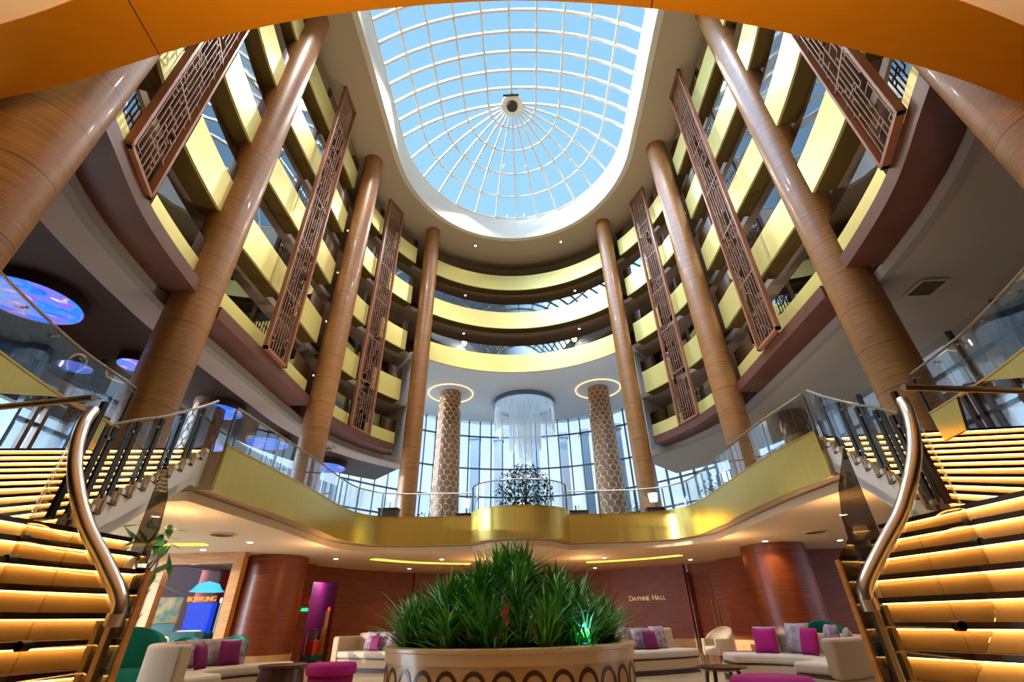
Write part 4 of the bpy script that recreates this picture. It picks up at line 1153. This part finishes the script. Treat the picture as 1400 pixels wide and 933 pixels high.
def leafy_tree(name, loc, h, rad, nl, label, leaf=.1, mtl='treeleaf', pot=True, trunk_r=.03, crown_z=.62, seed=1, lw=.45):
    rnd = random.Random(seed); t = thing(name, label, 'plant', loc)
    z0 = 0
    if pot:
        MB().lathe([(.2, 0), (.27, .36), (.24, .36), (.22, .3), (0, .3)], n=24).build('pot', M['pot'], t, True); z0 = .3
    mb = MB(); mb.tube([(0, 0, z0), (.03, 0, h*.35), (-.02, .02, h*.8)], [trunk_r, trunk_r*.8, trunk_r*.3], 7)
    tips = []
    for i in range(9):
        a = rnd.uniform(0, 6.28); p = Vector((0, 0, h*rnd.uniform(.3, .7))); q = p+Vector((math.cos(a)*rad*.6, math.sin(a)*rad*.6, h*rnd.uniform(.1, .25)))
        mb.tube([p, q], [trunk_r*.45, trunk_r*.15], 5); tips.append(q)
    mb.build('trunk', M['bark'], t, True)
    mb = MB()
    for i in range(nl):
        while True:
            v = Vector((rnd.uniform(-1, 1), rnd.uniform(-1, 1), rnd.uniform(-1, 1)))
            if v.length < 1: break
        c = Vector((v.x*rad, v.y*rad, h*crown_z+v.z*h*(1-crown_z)))
        d = Vector((rnd.uniform(-1, 1), rnd.uniform(-1, 1), rnd.uniform(-.8, .5))).normalized(); s = d.cross(Vector((0, 0, 1))).normalized(); l = leaf*rnd.uniform(.7, 1.3)
        mb.add([c, c+d*l*.5+s*l*lw*.5, c+d*l, c+d*l*.5-s*l*lw*.5], [(0, 1, 2, 3)])
    o = mb.build('foliage', M[mtl], t); o['kind'] = 'stuff'
    return t
leafy_tree('potted_tree', (-.05, 16.6, 3.8), 2.2, 1.05, 2200, 'broad leafy tree behind the bowed glass balcony', .14, crown_z=.52, seed=4)
leafy_tree('potted_plant', (-5.1, 22.8, 3.8), 2.0, .4, 160, 'dark potted plant left of the left ring-patterned column', .16, seed=5)
leafy_tree('potted_plant', (5.1, 22.0, 3.8), 2.2, .45, 180, 'dark potted plant right of the right ring-patterned column', .16, seed=6)
leafy_tree('potted_plant', (6.9, 17.6, 3.8), 1.9, .5, 200, 'potted plant at the bend of the mezzanine glass rail', .18, seed=8)
leafy_tree('rubber_plant', (-5.72, 7.3, 0), 2.6, .34, 60, 'tall plant with long drooping leaves beside the staircase on the arcade side', .38, 'leaf', True, .035, .8, 7, .3)
leafy_tree('rubber_plant', (5.75, 7.5, 0), 2.2, .28, 46, 'tall plant with long leaves behind the stair glass on the DAPHNE HALL side', .28, 'leaf2', True, .03, .82, 9, .3)
# mezzanine table lamps and low side tables
for i, (x, y, lb) in enumerate([(-5.05, 17.3, 'white lamp on a low cabinet left of the left ring-patterned column'), (4.9, 18.4, 'white lamp on a low cabinet beside the slim column on the DAPHNE HALL side'),
                                 (-2.4, 18.6, 'white lamp on a low cabinet left of the leafy tree'), (2.0, 18.6, 'white lamp on a low cabinet right of the leafy tree')]):
    t = thing('side_cabinet', 'low brown cabinet carrying the %s' % lb.split(' on ')[0]+' '+lb.split('cabinet ')[1], 'cabinet', (x, y, 3.8), 0, 'low cabinets on the mezzanine')
    MB().box((0, 0, .42), (.7, .4, .84)).build('body', M['pot'], t, bevel=.01); MB().box((0, 0, .86), (.76, .44, .04)).build('top', M['tablewood'], t)
    t = thing('table_lamp', lb, 'lamp', (x, y, 4.68), 0, 'white lamps on the mezzanine')
    MB().lathe([(.1, 0), (.1, .02), (.02, .04), (.02, .3)], n=20).build('base', M['steel'], t, True)
    MB().lathe([(.15, .24), (.19, .55), (.18, .55), (.14, .25)], n=24).build('shade', M['lampglow'], t, True)
# mezzanine outer glass doors seen through the openings beside each staircase
for side, nm in ((1, 'right'), (-1, 'left')):
    f = (lambda x: x) if side > 0 else mx
    for i in range(3):
        d_ = thing('door_%d' % (2+i+(0 if side > 0 else 3)), '', 'door', (f(11.75), 9.4+1.35*i, 3.8), R(90)); struct(d_)
        del d_['label']; del d_['category']
        mb = MB(); mb.box((-.55, 0, 1.2), (.1, .12, 2.4)); mb.box((.55, 0, 1.2), (.1, .12, 2.4)); mb.box((0, 0, 2.4), (1.2, .12, .12)); mb.box((0, 0, .1), (1.0, .12, .2)); mb.build('frame', M['pot'], d_)
        MB().box((0, .0, 1.25), (1.0, .02, 2.2)).build('glass', M['winglass'], d_)
        MB().tube([(.3, .06, .9), (.3, .06, 1.5)], .015, 6).build('handle', M['steel'], d_)
    mb = MB(); mb.prism([(f(9.1), 7.95), (f(12.2), 7.95), (f(12.2), 7.3), (f(9.1), 7.3)], 3.2, 3.8); struct(mb.build('floor_mezzanine_'+nm, M['mezzfloor']))
mb = MB(); mb.box((-12.5, 7.4, 6.95), (.2, 9.0, 2.1)); struct(mb.build('wall_mezzanine_left', M['marbledark']))
mb = MB(); mb.box((12.5, 7.4, 6.95), (.2, 9.0, 2.1)); struct(mb.build('wall_mezzanine_right', M['marbledark']))

# ------------------------------------------------------------------ world, sun, lamps
w = bpy.data.worlds.new('sky'); SC.world = w; w.use_nodes = True
N = w.node_tree.nodes; L = w.node_tree.links; bg = N['Background']
tc = N.new('ShaderNodeTexCoord'); sp_ = N.new('ShaderNodeSeparateXYZ'); L.new(tc.outputs['Generated'], sp_.inputs[0])
rp = N.new('ShaderNodeValToRGB'); e = rp.color_ramp.elements
e[0].position = 0; e[0].color = (*lin((205, 226, 246)), 1); e[1].position = 1; e[1].color = (*lin((136, 186, 236)), 1)
q = e.new(.18); q.color = (*lin((222, 238, 252)), 1); q = e.new(.6); q.color = (*lin((158, 202, 244)), 1)
L.new(sp_.outputs[2], rp.inputs[0])
vd = N.new('ShaderNodeVectorMath'); vd.operation = 'DOT_PRODUCT'
SUN = Vector((-.9, -.38, .115)).normalized(); vd.inputs[1].default_value = Vector((-.75, -.45, .5)).normalized()
L.new(tc.outputs['Generated'], vd.inputs[0])
mp_ = N.new('ShaderNodeMapRange'); mp_.inputs[1].default_value = .5; mp_.inputs[2].default_value = 1; mp_.inputs[3].default_value = .9; mp_.inputs[4].default_value = 16
L.new(vd.outputs['Value'], mp_.inputs[0]); L.new(rp.outputs[0], bg.inputs[0]); L.new(mp_.outputs[0], bg.inputs[1])
sl = bpy.data.lights.new('sun', 'SUN'); sl.energy = 3.0; sl.color = (1, .9, .74); sl.angle = R(.6)
so = bpy.data.objects.new('sun', sl); COL.objects.link(so); so.rotation_euler = SUN.to_track_quat('Z', 'Y').to_euler()

DAY = (1, .95, .88)
for x, y, p in ((-5.6, 7, 1500), (5.6, 7, 1500), (-5.7, 13, 1500), (5.7, 13, 1500), (-3.2, 20.6, 1200), (3.0, 20.6, 1200)):
    lamp('SPOT', 'curb_fill_light', (x, y, 23.6), p, DAY, .25, (0, 0, 0), 150, .8)  # added unseen spots inside the skylight curb to brighten the atrium
# added unseen up-spots along the mezzanine parapet, filling ceilings and columns
for x, y, p in ((-5.0, 9.5, 300), (4.75, 9.7, 300), (-4.9, 13.6, 300), (4.65, 13.6, 300), (-2.6, 14.7, 420), (2.3, 14.8, 420)):
    lamp('SPOT', 'parapet_fill_light', (x, y, 4.75), p, (1, .88, .72), .2, (PI, 0, 0), 130, .9)
# added unseen warm fill behind the camera; the upward pair brightens the gold band
for x in (-4.2, 0, 4.2): lamp('SPOT', 'entrance_fill_down', (x, -1.5, 6.9), 420, (1, .7, .36), .2, (0, 0, 0), 140)
for x in (-3.0, 3.0): lamp('SPOT', 'entrance_fill_up', (x, .4, 2.6), 520, (1, .66, .28), .2, (PI, 0, 0), 130)
# added fill spots below the lobby and mezzanine ceilings, without fixtures
for x, y, p in ((-3, 27.5, 60), (3, 27.5, 60)): lamp('SPOT', 'lobby_fill_light', (x, y, 13.4), p, (.9, .95, 1), .2, (0, 0, 0), 150)
for sx in (-1, 1):
    for y in (11.5, 17.5): lamp('SPOT', 'mezzanine_fill_light', (X0+sx*9.6, y, 7.6), 90, (1, .8, .62), .15, (0, 0, 0), 150)
lamp('POINT', 'shop_fill_light', (-10.2, 15.0, 2.7), 25, (1, .85, .8), .1)  # added point light to brighten the shop interior
lamp('POINT', 'playroom_fill_light', (-7.8, 20.2, 2.7), 30, (.95, .9, 1), .1)  # added likewise, so the play room reads through its doorway
# lounge: added unseen warm point lights that brighten walls and ceiling
for x, y in ((-5.5, 13.2), (5.4, 13.6), (-1.5, 17.5), (2.0, 17.8), (-6.5, 8.6), (5.9, 8.9)):
    lamp('POINT', 'lounge_fill_light', (x, y, 2.35), 27, (1, .58, .25), .12)

# ------------------------------------------------------------------ camera
cam = bpy.data.cameras.new('camera'); co = bpy.data.objects.new('camera', cam); COL.objects.link(co)
cam.sensor_width = 36; cam.sensor_fit = 'HORIZONTAL'; cam.lens = 622.2/1400*36; cam.clip_end = 400
RM = ((0.99923, 0.03345, -0.02066), (0.03512, -0.52309, 0.85156), (-0.01768, 0.85162, 0.52386))
m4 = Matrix.Identity(4)
for i in range(3):
    m4[i][0] = RM[i][0]; m4[i][1] = RM[i][1]; m4[i][2] = -RM[i][2]
co.matrix_world = Matrix.Translation((0, 0, 1.1)) @ m4
SC.camera = co
vs_ = SC.view_settings; SC.display_settings.display_device = 'sRGB'
vs_.view_transform = 'Standard'; vs_.look = 'None'; vs_.gamma = 1; vs_.use_curve_mapping = False; vs_.exposure = 0.6
SC.cycles.max_bounces = 10; SC.cycles.transparent_max_bounces = 24; SC.cycles.sample_clamp_indirect = 6
